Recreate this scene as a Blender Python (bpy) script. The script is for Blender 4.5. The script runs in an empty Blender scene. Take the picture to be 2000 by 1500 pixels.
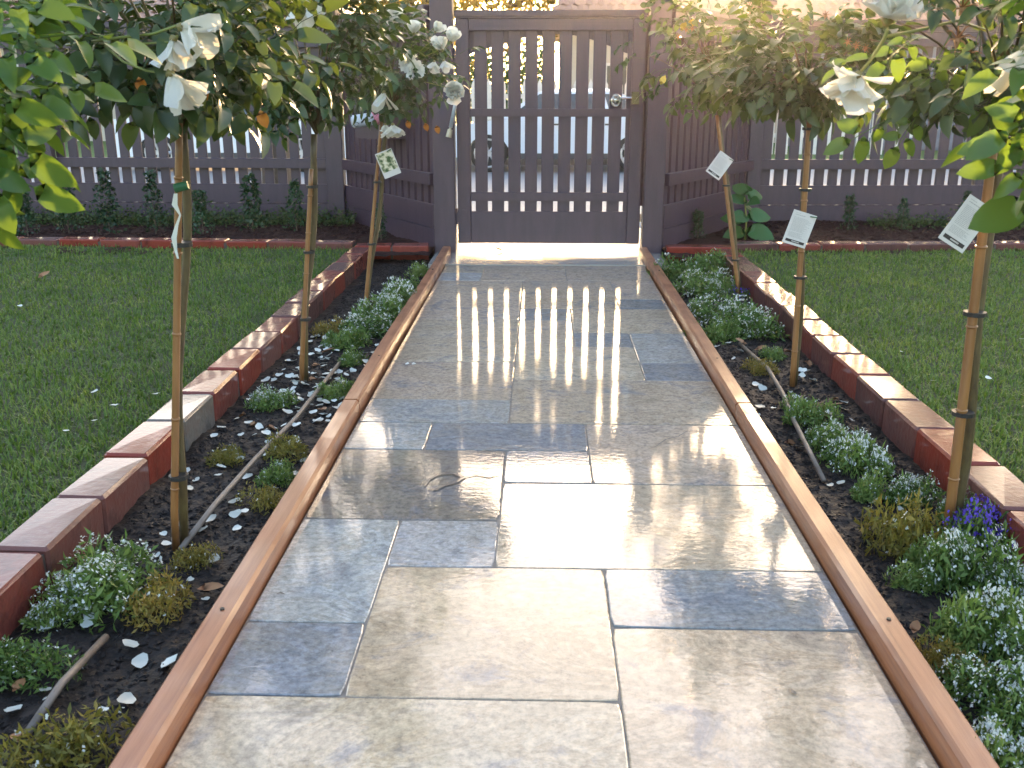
import bpy, math, random
from mathutils import Vector, Matrix, noise
import numpy as np
R = math.radians
S = bpy.context.scene
COL = S.collection
rng = random.Random(11)

# ------------------------------------------------------------------ camera, sky, sun
F, TH, PS, H = 1900.0, R(16.7), R(1.70), 0.88
cam_d = bpy.data.cameras.new('camera'); cam = bpy.data.objects.new('camera', cam_d); COL.objects.link(cam)
cam.location = (0, 0, H)
cam.rotation_euler = (R(90) - TH, 0, PS)
cam_d.sensor_width = 36; cam_d.lens = 36 * F / 2000; cam_d.clip_start = 0.02; cam_d.clip_end = 900
cam_d.dof.use_dof = True; cam_d.dof.focus_distance = 3.6; cam_d.dof.aperture_fstop = 16
S.camera = cam
SUN_EL, SUN_AZ = R(9.0), R(9.6)          # azimuth measured from +Y towards +X
W = bpy.data.worlds.new('World'); S.world = W; W.use_nodes = True
wn = W.node_tree.nodes; wl = W.node_tree.links
sky = wn.new('ShaderNodeTexSky'); sky.sky_type = 'NISHITA'; sky.sun_disc = False
sky.sun_elevation = SUN_EL; sky.sun_rotation = SUN_AZ
sky.air_density = 1.0; sky.dust_density = 2.6; sky.ozone_density = 1.0
bg = wn['Background']; bg.inputs['Strength'].default_value = 0.15
wl.new(sky.outputs[0], bg.inputs['Color'])
sl = bpy.data.lights.new('sun', 'SUN'); sl.energy = 4.0; sl.angle = R(0.5); sl.color = (1.0, 0.66, 0.34)
sun = bpy.data.objects.new('sun', sl); COL.objects.link(sun)
sd = Vector((math.sin(SUN_AZ) * math.cos(SUN_EL), math.cos(SUN_AZ) * math.cos(SUN_EL), math.sin(SUN_EL)))
sun.rotation_euler = (-sd).to_track_quat('-Z', 'Y').to_euler()
sun.location = (4, 25, 6)
S.view_settings.view_transform = 'Standard'; S.view_settings.look = 'None'
S.view_settings.exposure = 2.9; S.view_settings.gamma = 1.0; S.view_settings.use_curve_mapping = False
S.view_settings.use_white_balance = True; S.view_settings.white_balance_temperature = 6750; S.view_settings.white_balance_tint = 16
S.render.engine = 'CYCLES'
S.cycles.max_bounces = 7; S.cycles.transparent_max_bounces = 6
S.render.resolution_x = 1024; S.render.resolution_y = 768

# ------------------------------------------------------------------ survey helpers (photo measurements -> metres)
def ray(x, y):
    u = (x - 1000) / F; v = (y - 750) / F
    cp, sp, ct, st = math.cos(PS), math.sin(PS), math.cos(TH), math.sin(TH)
    return Vector((-sp*ct + u*cp + v*sp*st, cp*ct + u*sp - v*cp*st, -st - v*ct))
def at(x, y, Y):
    r = ray(x, y); t = Y / r.y
    return Vector((r.x*t, Y, H + r.z*t))
def on(x, y, z=-.02):
    r = ray(x, y); t = (z - H) / r.z
    return Vector((r.x*t, r.y*t, z))

# ------------------------------------------------------------------ materials
MATS = {}
def newmat(name):
    m = bpy.data.materials.new(name); m.use_nodes = True
    nt = m.node_tree; MATS[name] = m
    return m, nt, nt.nodes, nt.links, nt.nodes['Principled BSDF']
def ramp(n, stops):
    r = n.new('ShaderNodeValToRGB'); e = r.color_ramp.elements
    while len(e) < len(stops): e.new(0.5)
    for i, (p, c) in enumerate(stops):
        e[i].position = p; e[i].color = (*c, 1) if len(c) == 3 else c
    return r
def simple(name, c1, c2=None, rough=.6, scale=8, bump=.0, bscale=60, coat=0, metallic=0, detail=5, spec=.5, stretch=None):
    m, nt, n, l, p = newmat(name)
    c2 = c2 or tuple(v*.75 for v in c1)
    tc = n.new('ShaderNodeTexCoord'); nz = n.new('ShaderNodeTexNoise')
    nz.inputs['Scale'].default_value = scale; nz.inputs['Detail'].default_value = detail; nz.inputs['Roughness'].default_value = .65
    src = tc.outputs['Object']
    if stretch:
        mp = n.new('ShaderNodeMapping'); mp.inputs['Scale'].default_value = stretch; l.new(src, mp.inputs[0]); src = mp.outputs[0]
    l.new(src, nz.inputs['Vector'])
    r = ramp(n, [(.3, c1), (.7, c2)]); l.new(nz.outputs['Fac'], r.inputs[0]); l.new(r.outputs[0], p.inputs['Base Color'])
    p.inputs['Roughness'].default_value = rough; p.inputs['Metallic'].default_value = metallic
    p.inputs['Specular IOR Level'].default_value = spec
    if coat:
        p.inputs['Coat Weight'].default_value = coat; p.inputs['Coat Roughness'].default_value = .08; p.inputs['Coat IOR'].default_value = 1.33
    if bump:
        b = n.new('ShaderNodeBump'); b.inputs['Strength'].default_value = bump; b.inputs['Distance'].default_value = .01
        n2 = n.new('ShaderNodeTexNoise'); n2.inputs['Scale'].default_value = bscale; n2.inputs['Detail'].default_value = 4
        l.new(src, n2.inputs['Vector']); l.new(n2.outputs['Fac'], b.inputs['Height']); l.new(b.outputs[0], p.inputs['Normal'])
    return m
def leafmat(name, dark, mid, light, trans=.35, rough=.38, tcol=None, coat=.0):
    m, nt, n, l, p = newmat(name)
    g = n.new('ShaderNodeNewGeometry'); oi = n.new('ShaderNodeObjectInfo')
    ad = n.new('ShaderNodeMath'); ad.operation = 'ADD'; l.new(g.outputs['Random Per Island'], ad.inputs[0]); l.new(oi.outputs['Random'], ad.inputs[1])
    ml = n.new('ShaderNodeMath'); ml.operation = 'MULTIPLY'; ml.inputs[1].default_value = .5; l.new(ad.outputs[0], ml.inputs[0])
    r = ramp(n, [(.12, dark), (.5, mid), (.9, light)]); l.new(ml.outputs[0], r.inputs[0])
    l.new(r.outputs[0], p.inputs['Base Color']); p.inputs['Roughness'].default_value = rough
    p.inputs['Coat Weight'].default_value = coat
    t = n.new('ShaderNodeBsdfTranslucent')
    if tcol:
        mx = n.new('ShaderNodeMixRGB'); mx.blend_type = 'MIX'; mx.inputs[0].default_value = .6; l.new(r.outputs[0], mx.inputs[1]); mx.inputs[2].default_value = (*tcol, 1); l.new(mx.outputs[0], t.inputs[0])
    else: l.new(r.outputs[0], t.inputs[0])
    ms = n.new('ShaderNodeMixShader'); ms.inputs[0].default_value = trans
    l.new(p.outputs[0], ms.inputs[1]); l.new(t.outputs[0], ms.inputs[2]); l.new(ms.outputs[0], n['Material Output'].inputs[0])
    return m

paint = simple('fence_paint', (.066, .043, .061), (.050, .033, .047), rough=.42, scale=5, bump=.12, bscale=40, stretch=(6, 6, 1))
M_white = simple('white_plastic_card', (.62, .60, .58), (.56, .54, .52), rough=.4, scale=20)
M_black = simple('black_rubber', (.015, .015, .016), rough=.5)
M_ink = simple('grey_ink', (.30, .29, .29), (.36, .35, .34), rough=.6)
M_bar = simple('dark_ink_bar', (.03, .022, .025), rough=.5)
M_chrome = simple('wet_chrome', (.55, .50, .45), (.45, .42, .38), rough=.15, metallic=1)
M_steel = simple('grey_steel_tube', (.42, .45, .48), (.34, .37, .40), rough=.3, metallic=.3)
M_bamboo = simple('bamboo_cane', (.30, .14, .045), (.17, .07, .022), rough=.4, scale=30, stretch=(1, 1, .15), bump=.1, coat=.4)
M_stem = simple('rose_stem_bark', (.11, .085, .028), (.055, .032, .014), rough=.5, scale=60, bump=.3, stretch=(1, 1, .35), coat=.2)
M_cane = simple('green_rose_cane', (.12, .17, .03), (.20, .20, .05), rough=.45, scale=40)
M_grout = simple('grout', (.20, .18, .16), (.11, .10, .09), rough=.7, scale=60, bump=.3)
M_pipe = simple('brown_poly_pipe', (.13, .095, .07), (.22, .18, .15), rough=.45, scale=25)
M_dead = simple('dead_leaf', (.22, .09, .04), (.33, .17, .07), rough=.6, scale=40)
M_orange = simple('autumn_leaf', (.55, .20, .02), (.35, .10, .01), rough=.45, scale=60)
M_yleaf = simple('yellow_leaf', (.5, .40, .05), (.35, .3, .03), rough=.45, scale=60)
M_tie = simple('green_tie', (.02, .13, .05), rough=.5)

# wet travertine: object colour = base tone, alpha = how grey
def stone_mat():
    m, nt, n, l, p = newmat('wet_travertine')
    oi = n.new('ShaderNodeObjectInfo'); tc = n.new('ShaderNodeTexCoord')
    off = n.new('ShaderNodeVectorMath'); off.operation = 'SCALE'; l.new(oi.outputs['Location'], off.inputs[0]); off.inputs['Scale'].default_value = 7.3
    ad = n.new('ShaderNodeVectorMath'); ad.operation = 'ADD'; l.new(tc.outputs['Object'], ad.inputs[0]); l.new(off.outputs[0], ad.inputs[1])
    mp = n.new('ShaderNodeMapping'); mp.inputs['Scale'].default_value = (1.0, 1.9, 1); mp.inputs['Rotation'].default_value = (0, 0, .25); l.new(ad.outputs[0], mp.inputs[0])
    def nz(scale, vec, det=6, rough=.6, dist=0):
        a = n.new('ShaderNodeTexNoise'); a.inputs['Scale'].default_value = scale; a.inputs['Detail'].default_value = det
        a.inputs['Roughness'].default_value = rough; a.inputs['Distortion'].default_value = dist; l.new(vec, a.inputs['Vector']); return a
    vein = nz(3.6, mp.outputs[0], 10, .70, .9)
    blot = nz(7.5, ad.outputs[0], 8, .68, .6)
    fine = nz(75, ad.outputs[0], 6, .75)
    def mixc(mode, fac, a, b):
        x = n.new('ShaderNodeMixRGB'); x.blend_type = mode
        if isinstance(fac, float): x.inputs[0].default_value = fac
        else: l.new(fac, x.inputs[0])
        l.new(a, x.inputs[1]); 
        if isinstance(b, tuple): x.inputs[2].default_value = (*b, 1)
        else: l.new(b, x.inputs[2])
        return x.outputs[0]
    rv = ramp(n, [(.27, (.38, .38, .40)), (.38, (.80, .79, .79)), (.45, (1.18, 1.15, 1.09)), (.49, (.84, .77, .68)), (.53, (1.15, 1.11, 1.04)), (.58, (.92, .86, .78)), (.64, (1.24, 1.22, 1.18)), (.76, (.80, .78, .77))]); l.new(vein.outputs['Fac'], rv.inputs[0])
    c = mixc('MULTIPLY', .95, oi.outputs['Color'], rv.outputs[0])
    rb = ramp(n, [(.42, (0, 0, 0)), (.72, (1, 1, 1))]); l.new(blot.outputs['Fac'], rb.inputs[0])
    mm = n.new('ShaderNodeMath'); mm.operation = 'MULTIPLY'; mm.inputs[1].default_value = .55; l.new(rb.outputs[0], mm.inputs[0])
    c = mixc('MIX', mm.outputs[0], c, (.27, .225, .16))
    rb2 = ramp(n, [(.34, (1, 1, 1)), (.46, (0, 0, 0))]); l.new(blot.outputs['Fac'], rb2.inputs[0])
    mg = n.new('ShaderNodeMath'); mg.operation = 'MULTIPLY'; mg.inputs[1].default_value = .7; l.new(rb2.outputs[0], mg.inputs[0])
    c = mixc('MIX', mg.outputs[0], c, (.15, .16, .185))
    rf = ramp(n, [(.32, (.50, .50, .52)), (.50, (1.0, 1.0, 1.0)), (.66, (1.35, 1.33, 1.3))]); l.new(fine.outputs['Fac'], rf.inputs[0])
    c = mixc('MULTIPLY', .85, c, rf.outputs[0])
    # travertine pits
    vo = n.new('ShaderNodeTexVoronoi'); vo.inputs['Scale'].default_value = 24; l.new(mp.outputs[0], vo.inputs['Vector'])
    pr = ramp(n, [(.05, (1, 1, 1)), (.09, (0, 0, 0))]); l.new(vo.outputs['Distance'], pr.inputs[0])
    pm = n.new('ShaderNodeMath'); pm.operation = 'MULTIPLY'; l.new(pr.outputs[0], pm.inputs[0])
    pg = ramp(n, [(.5, (0, 0, 0)), (.6, (1, 1, 1))]); l.new(nz(9, ad.outputs[0]).outputs['Fac'], pg.inputs[0]); l.new(pg.outputs[0], pm.inputs[1])
    pmm = n.new('ShaderNodeMath'); pmm.operation = 'MULTIPLY'; pmm.inputs[1].default_value = .7; l.new(pm.outputs[0], pmm.inputs[0])
    c = mixc('MIX', pmm.outputs[0], c, (.07, .06, .055))
    l.new(c, p.inputs['Base Color'])
    p.inputs['Roughness'].default_value = .6; p.inputs['Specular IOR Level'].default_value = .04
    p.inputs['Coat Weight'].default_value = 1; p.inputs['Coat IOR'].default_value = 1.5
    wet = nz(4.0, tc.outputs['Generated'], 3, .6); wet = nz(3.1, ad.outputs[0], 5, .65, .4)
    wr = ramp(n, [(.52, (.006,)*3), (.80, (.09,)*3)]); l.new(wet.outputs['Fac'], wr.inputs[0]); l.new(wr.outputs[0], p.inputs['Coat Roughness'])
    # surface relief
    b1 = n.new('ShaderNodeBump'); b1.inputs['Strength'].default_value = .22; b1.inputs['Distance'].default_value = .004
    l.new(fine.outputs['Fac'], b1.inputs['Height']); l.new(b1.outputs[0], p.inputs['Normal'])
    rip = nz(34, mp.outputs[0], 4, .6, .3)
    b2 = n.new('ShaderNodeBump'); b2.inputs['Strength'].default_value = .055; b2.inputs['Distance'].default_value = .004
    l.new(rip.outputs['Fac'], b2.inputs['Height']); 
    b3 = n.new('ShaderNodeBump'); b3.inputs['Strength'].default_value = .035; b3.inputs['Distance'].default_value = .0015
    f2 = nz(120, ad.outputs[0], 2, .5); l.new(f2.outputs['Fac'], b3.inputs['Height']); l.new(b2.outputs[0], b3.inputs['Normal'])
    l.new(b3.outputs[0], p.inputs['Coat Normal'])
    return m
M_stone = stone_mat()

def brick_mat():
    m, nt, n, l, p = newmat('wet_red_brick')
    oi = n.new('ShaderNodeObjectInfo'); tc = n.new('ShaderNodeTexCoord')
    nz = n.new('ShaderNodeTexNoise'); nz.inputs['Scale'].default_value = 14; nz.inputs['Detail'].default_value = 7; nz.inputs['Roughness'].default_value = .7
    off = n.new('ShaderNodeVectorMath'); off.operation = 'ADD'; l.new(tc.outputs['Object'], off.inputs[0]); l.new(oi.outputs['Location'], off.inputs[1]); l.new(off.outputs[0], nz.inputs['Vector'])
    r = ramp(n, [(.30, (.35, .36, .40)), (.48, (1, 1, 1)), (.60, (1.0, .8, .75)), (.72, (1.25, 1.45, 1.55))]); l.new(nz.outputs['Fac'], r.inputs[0])
    mx = n.new('ShaderNodeMixRGB'); mx.blend_type = 'MULTIPLY'; mx.inputs[0].default_value = .8
    l.new(oi.outputs['Color'], mx.inputs[1]); l.new(r.outputs[0], mx.inputs[2]); l.new(mx.outputs[0], p.inputs['Base Color'])
    p.inputs['Roughness'].default_value = .5
    p.inputs['Specular IOR Level'].default_value = .1; p.inputs['Coat Weight'].default_value = .9; p.inputs['Coat Roughness'].default_value = .10; p.inputs['Coat IOR'].default_value = 1.4
    b = n.new('ShaderNodeBump'); b.inputs['Strength'].default_value = .8; b.inputs['Distance'].default_value = .004
    n2 = n.new('ShaderNodeTexNoise'); n2.inputs['Scale'].default_value = 55; n2.inputs['Detail'].default_value = 5
    l.new(off.outputs[0], n2.inputs['Vector']); l.new(n2.outputs['Fac'], b.inputs['Height']); l.new(b.outputs[0], p.inputs['Normal'])
    b2 = n.new('ShaderNodeBump'); b2.inputs['Strength'].default_value = .10; b2.inputs['Distance'].default_value = .002
    l.new(n2.outputs['Fac'], b2.inputs['Height']); l.new(b2.outputs[0], p.inputs['Coat Normal'])
    return m
M_brick = brick_mat()

def timber_mat():
    m, nt, n, l, p = newmat('wet_red_timber')
    tc = n.new('ShaderNodeTexCoord'); mp = n.new('ShaderNodeMapping'); mp.inputs['Scale'].default_value = (30, 1.2, 30); l.new(tc.outputs['Object'], mp.inputs[0])
    nz = n.new('ShaderNodeTexNoise'); nz.inputs['Scale'].default_value = 3; nz.inputs['Detail'].default_value = 7; nz.inputs['Roughness'].default_value = .65; l.new(mp.outputs[0], nz.inputs['Vector'])
    r = ramp(n, [(.25, (.17, .055, .024)), (.5, (.31, .115, .050)), (.78, (.42, .175, .085))]); l.new(nz.outputs['Fac'], r.inputs[0])
    vo = n.new('ShaderNodeTexVoronoi'); vo.inputs['Scale'].default_value = 5; l.new(tc.outputs['Object'], vo.inputs['Vector'])
    pr = ramp(n, [(.035, (1, 1, 1)), (.05, (0, 0, 0))]); l.new(vo.outputs['Distance'], pr.inputs[0])
    mx = n.new('ShaderNodeMixRGB'); l.new(pr.outputs[0], mx.inputs[0]); l.new(r.outputs[0], mx.inputs[1]); mx.inputs[2].default_value = (.05, .03, .02, 1)
    l.new(mx.outputs[0], p.inputs['Base Color']); p.inputs['Roughness'].default_value = .42
    w = n.new('ShaderNodeTexNoise'); w.inputs['Scale'].default_value = 9; w.inputs['Detail'].default_value = 4; l.new(tc.outputs['Object'], w.inputs['Vector'])
    wr = ramp(n, [(.40, (.9,)*3), (.62, (.25,)*3)]); l.new(w.outputs['Fac'], wr.inputs[0]); l.new(wr.outputs[0], p.inputs['Coat Weight'])
    p.inputs['Coat Roughness'].default_value = .12; p.inputs['Coat IOR'].default_value = 1.36
    b = n.new('ShaderNodeBump'); b.inputs['Strength'].default_value = .25; b.inputs['Distance'].default_value = .003
    l.new(nz.outputs['Fac'], b.inputs['Height']); l.new(b.outputs[0], p.inputs['Normal'])
    return m
M_timber = timber_mat()
M_soil = simple('wet_black_soil', (.024, .019, .018), (.008, .0065, .006), rough=.6, scale=26, bump=1.0, bscale=45, detail=8, spec=.2)
M_bark = simple('bark_mulch', (.050, .020, .016), (.014, .008, .007), rough=.75, scale=30, bump=.8, spec=.15)
M_lawnbase = simple('lawn_thatch', (.030, .050, .012), (.050, .055, .020), rough=.9, scale=7, bump=1, bscale=60, detail=8)
M_grass = leafmat('grass_blade', (.040, .092, .010), (.085, .165, .020), (.18, .25, .045), trans=.35, rough=.5)
_n = M_grass.node_tree.nodes; _l = M_grass.node_tree.links
_tc = _n.new('ShaderNodeTexCoord'); _nz = _n.new('ShaderNodeTexNoise'); _nz.inputs['Scale'].default_value = 3.2; _nz.inputs['Detail'].default_value = 6; _nz.inputs['Roughness'].default_value = .7
_l.new(_tc.outputs['Object'], _nz.inputs['Vector']); _r = ramp(_n, [(.32, (.55,.62,.6)), (.5, (1,1,1)), (.68, (1.7,1.25,1.2))]); _l.new(_nz.outputs['Fac'], _r.inputs[0])
_mx = _n.new('ShaderNodeMixRGB'); _mx.blend_type = 'MULTIPLY'; _mx.inputs[0].default_value = 1
_src = _n['Principled BSDF'].inputs['Base Color'].links[0].from_socket; _l.new(_src, _mx.inputs[1]); _l.new(_r.outputs[0], _mx.inputs[2]); _l.new(_mx.outputs[0], _n['Principled BSDF'].inputs['Base Color'])
M_rose = leafmat('rose_leaf', (.014, .036, .014), (.026, .060, .018), (.055, .098, .024), trans=.28, rough=.36, tcol=(.12, .17, .014))
M_roseN = leafmat('bright_rose_leaf', (.030, .085, .016), (.050, .13, .020), (.10, .17, .026), trans=.42, rough=.36, tcol=(.16, .24, .015))
M_petal = leafmat('white_rose_petal', (.66, .66, .56), (.74, .73, .66), (.80, .79, .74), trans=.35, rough=.5, tcol=(.85, .80, .62))
M_fallen = leafmat('fallen_petal', (.36, .33, .24), (.58, .62, .58), (.70, .73, .68), trans=.1, rough=.35)
M_calyx = simple('calyx', (.14, .19, .05), (.22, .14, .05), rough=.5, scale=80)
M_aly = leafmat('alyssum_leaf', (.060, .12, .025), (.13, .22, .045), (.23, .30, .08), trans=.3, rough=.5)
M_alyY = leafmat('yellowing_alyssum', (.13, .13, .02), (.24, .20, .035), (.34, .22, .05), trans=.3, rough=.55)
M_alyW = leafmat('alyssum_flower', (.45, .50, .48), (.60, .64, .60), (.72, .73, .70), trans=.25, rough=.5)
M_purple = leafmat('purple_lobelia', (.06, .03, .30), (.09, .04, .42), (.14, .08, .55), trans=.3, rough=.5)
M_box = leafmat('box_leaf', (.010, .032, .012), (.020, .055, .018), (.035, .085, .028), trans=.2, rough=.45)
M_cover = leafmat('groundcover_leaf', (.035, .060, .014), (.060, .095, .02), (.10, .12, .035), trans=.2, rough=.6)
M_hyd = leafmat('hydrangea_leaf', (.030, .095, .020), (.045, .13, .028), (.06, .16, .035), trans=.3, rough=.4)

# ------------------------------------------------------------------ mesh helpers
class MB:
    def __init__(s): s.v = []; s.f = []; s.m = []
    def add(s, vs, fs, mi=0):
        o = len(s.v); s.v += [tuple(v) for v in vs]; s.f += [tuple(o+i for i in f) for f in fs]; s.m += [mi]*len(fs); return s
    def box(s, x0, x1, y0, y1, z0, z1, mi=0):
        return s.add([(x0,y0,z0),(x1,y0,z0),(x1,y1,z0),(x0,y1,z0),(x0,y0,z1),(x1,y0,z1),(x1,y1,z1),(x0,y1,z1)],
              [(0,3,2,1),(4,5,6,7),(0,1,5,4),(1,2,6,5),(2,3,7,6),(3,0,4,7)], mi)
    def cbox(s, x0, x1, y0, y1, z0, z1, c=.003, mi=0):      # box with chamfered top edges and vertical edges
        def ring(i, z): return [(x0+i,y0+i*.0,z),(x1-i,y0,z),(x1,y0+i,z),(x1,y1-i,z),(x1-i,y1,z),(x0+i,y1,z),(x0,y1-i,z),(x0,y0+i,z)]
        a = ring(c, z0); b = ring(c, z1-c)
        t = [(x0+c*1.5,y0+c,z1),(x1-c*1.5,y0+c,z1),(x1-c,y0+c*1.5,z1),(x1-c,y1-c*1.5,z1),(x1-c*1.5,y1-c,z1),(x0+c*1.5,y1-c,z1),(x0+c,y1-c*1.5,z1),(x0+c,y0+c*1.5,z1)]
        fs = [(i,(i+1)%8,(i+1)%8+8,i+8) for i in range(8)] + [(i+8,(i+1)%8+8,(i+1)%8+16,i+16) for i in range(8)] + [tuple(range(16,24)), tuple(range(7,-1,-1))]
        return s.add(a+b+t, fs, mi)
    def tube(s, pts, rad, n=8, mi=0, caps=True):
        pts = [Vector(p) for p in pts]; rs = rad if isinstance(rad, (list, tuple)) else [rad]*len(pts)
        o = len(s.v)
        for i, p in enumerate(pts):
            d = (pts[min(i+1, len(pts)-1)] - pts[max(i-1, 0)]).normalized()
            u = d.cross(Vector((0, 0, 1)) if abs(d.z) < .9 else Vector((1, 0, 0))).normalized(); w = d.cross(u)
            for k in range(n):
                a = 2*math.pi*k/n; s.v.append(tuple(p + (u*math.cos(a) + w*math.sin(a))*rs[i]))
        for i in range(len(pts)-1):
            for k in range(n):
                s.f.append((o+i*n+k, o+i*n+(k+1)%n, o+(i+1)*n+(k+1)%n, o+(i+1)*n+k)); s.m.append(mi)
        if caps:
            s.f.append(tuple(o+k for k in range(n-1,-1,-1))); s.m.append(mi)
            s.f.append(tuple(o+(len(pts)-1)*n+k for k in range(n))); s.m.append(mi)
        return s
    def prism(s, poly, y0, y1, mi=0):                        # polygon in xz, extruded along y
        n = len(poly); v = [(x,y0,z) for x,z in poly] + [(x,y1,z) for x,z in poly]
        return s.add(v, [tuple(range(n)), tuple(range(2*n-1,n-1,-1))] + [(i+n,(i+1)%n+n,(i+1)%n,i) for i in range(n)], mi)
    def mesh(s, name, mats, smooth=False):
        me = bpy.data.meshes.new(name); me.from_pydata(s.v, [], s.f)
        for m in (mats if isinstance(mats, (list, tuple)) else [mats]): me.materials.append(m)
        if any(s.m): me.polygons.foreach_set('material_index', s.m)
        if smooth: me.polygons.foreach_set('use_smooth', [True]*len(me.polygons))
        me.update(); return me
def link(name, me, parent=None, M=None, color=None):
    o = bpy.data.objects.new(name, me); COL.objects.link(o)
    if parent: o.parent = parent
    if M is not None: o.matrix_local = M
    if color: o.color = color
    return o
def part(name, mb, mat, parent, smooth=False, M=None, label=None):
    o = link(name, mb.mesh(name, mat, smooth), parent, M)
    if label: o['label'] = label
    return o
def tag(o, label=None, cat=None, group=None, kind=None):
    if label: o['label'] = label
    if cat: o['category'] = cat
    if group: o['group'] = group
    if kind: o['kind'] = kind
    return o
def thing(name, loc, label, cat, group=None, rz=0):
    o = bpy.data.objects.new(name, None); COL.objects.link(o); o.location = loc; o.rotation_euler = (0, 0, rz); o.empty_display_size = .1
    bpy.context.view_layer.update() if False else None
    return tag(o, label, cat, group)
def struct(name, mb, mat, smooth=False, M=None):
    return tag(link(name, mb.mesh(name, mat, smooth), None, M), kind='structure')
def T(x, y, z): return Matrix.Translation((x, y, z))

# ------------------------------------------------------------------ ground of the garden
def grid(x0, x1, y0, y1, step, zf):
    nx = max(1, int((x1-x0)/step)); ny = max(1, int((y1-y0)/step)); mb = MB()
    for j in range(ny+1):
        for i in range(nx+1):
            x = x0+(x1-x0)*i/nx; y = y0+(y1-y0)*j/ny; mb.v.append((x, y, zf(x, y)))
    for j in range(ny):
        for i in range(nx):
            a = j*(nx+1)+i; mb.f.append((a, a+1, a+nx+2, a+nx+1)); mb.m.append(0)
    return mb
def soilz(x, y):
    return -.025 + .012*noise.noise((x*5, y*5, 3)) + .010*noise.noise((x*17, y*17, 0)) + .006*noise.noise((x*45, y*45, 9))
def backz(x, y): return soilz(x, y) + .045
struct('flower_bed_soil', grid(-.94, -.545, -.6, 5.55, .014, soilz), M_soil, True)
struct('flower_bed_soil', grid(.585, .97, -.6, 5.55, .014, soilz), M_soil, True)
struct('back_bed_soil', grid(-6, -.615, 5.3, 7.3, .03, backz), M_bark, True)
struct('back_bed_soil', grid(.69, 6, 5.3, 7.3, .03, backz), M_bark, True)
def lawnz(x, y): return .022 + .012*noise.noise((x*1.5, y*1.5, 1)) + .004*noise.noise((x*9, y*9, 4))
struct('lawn', grid(-6, -1.02, -1, 5.60, .08, lawnz), M_lawnbase, True)
struct('lawn', grid(1.06, 6, -1, 5.60, .08, lawnz), M_lawnbase, True)
# paving bed and the slabs laid on it
pbase = struct('path', MB().box(-.507, .549, -.6, 5.13, -.06, -.0022), M_grout)
BEI, BE2, GRY, LGR, BRG = (.49,.395,.295,1), (.40,.34,.275,1), (.19,.215,.25,1), (.32,.34,.36,1), (.19,.172,.16,1)
X0, DX, Y0, DY = -.507, .2112, 1.272, .2135
tiles = [(0,3,-2,0,BEI),(3,5,-2,1,BEI),(3,5,1,2,GRY),(1,3,0,2,BEI),(0,1,0,1,GRY),(0,1,1,3,LGR),(1,2,2,3,LGR),(2,5,2,4,BE2),
 (0,2,3,5,BRG),(2,3,4,5,GRY),(3,5,4,6,BE2),(0,1,5,6,LGR),(1,3,5,6,GRY),(0,2,6,7,LGR),(2,5,6,8,BE2),(0,2,7,9,BE2),(2,4,8,10,BE2),(4,5,8,9,GRY),
 (4,5,9,11,LGR),(3,4,10,11,GRY),(0,2,9,12,BE2),(2,3,10,12,BE2),(3,5,11,13,BE2),(2,3,12,13,GRY),(4,5,13,14,GRY),(0,2,12,14,BE2),(2,4,13,15,BE2),
 (0,2,14,16,BE2),(4,5,14,16,BE2),(2,4,15,16,BE2),(0,1,16,17,LGR),(1,3,16,18,BE2),(3,5,16,18,BE2),(0,1,17,18,BE2),
 (0,2,-4,-2,GRY),(2,5,-4,-2,BE2),(0,3,-7,-4,BEI),(3,5,-6,-4,LGR),(3,5,-7,-6,BE2),(0,2,-9,-7,BE2),(2,5,-9,-7,GRY)]
for (a, b, c, d, colr) in tiles:
    x0, x1, y0, y1 = X0+a*DX, X0+b*DX, Y0+c*DY, Y0+d*DY
    w, h = (x1-x0)/2-.0014, (y1-y0)/2-.0014
    mb = MB()                                                # slightly ragged tumbled edge
    pts = []
    for (sx, sy, ex, ey) in ((-1,-1,1,-1),(1,-1,1,1),(1,1,-1,1),(-1,1,-1,-1)):
        k = max(4, int((w if sy == ey else h)*2/.03))
        for i in range(k):
            t = i/k; px = (sx+(ex-sx)*t)*w; py = (sy+(ey-sy)*t)*h
            j = rng.uniform(-.0005, .0005)
            if sy == ey: py += j*1
            else: px += j
            if i == 0: px *= 1-.003/w; py *= 1-.003/h
            pts.append((px, py))
    n = len(pts)
    v = [(x, y, -.03) for x, y in pts] + [(x, y, -.0010) for x, y in pts] + [(x*(1-.0020/w), y*(1-.0020/h), 0) for x, y in pts]
    mb.add(v, [(i,(i+1)%n,(i+1)%n+n,i+n) for i in range(n)] + [(i+n,(i+1)%n+n,(i+1)%n+2*n,i+2*n) for i in range(n)] + [tuple(range(2*n,3*n))])
    f = rng.uniform(.9, 1.1)
    o = link('stone_slab', mb.mesh('stone_slab', M_stone), pbase, T((x0+x1)/2, (y0+y1)/2, rng.uniform(-.0012, .0012)) @ Matrix.Rotation(rng.uniform(-.0016, .0016), 4, 'X') @ Matrix.Rotation(rng.uniform(-.0016, .0016), 4, 'Y'),
             (colr[0]*f*rng.uniform(.97,1.03), colr[1]*f, colr[2]*f*rng.uniform(.96,1.04), 1))
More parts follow.
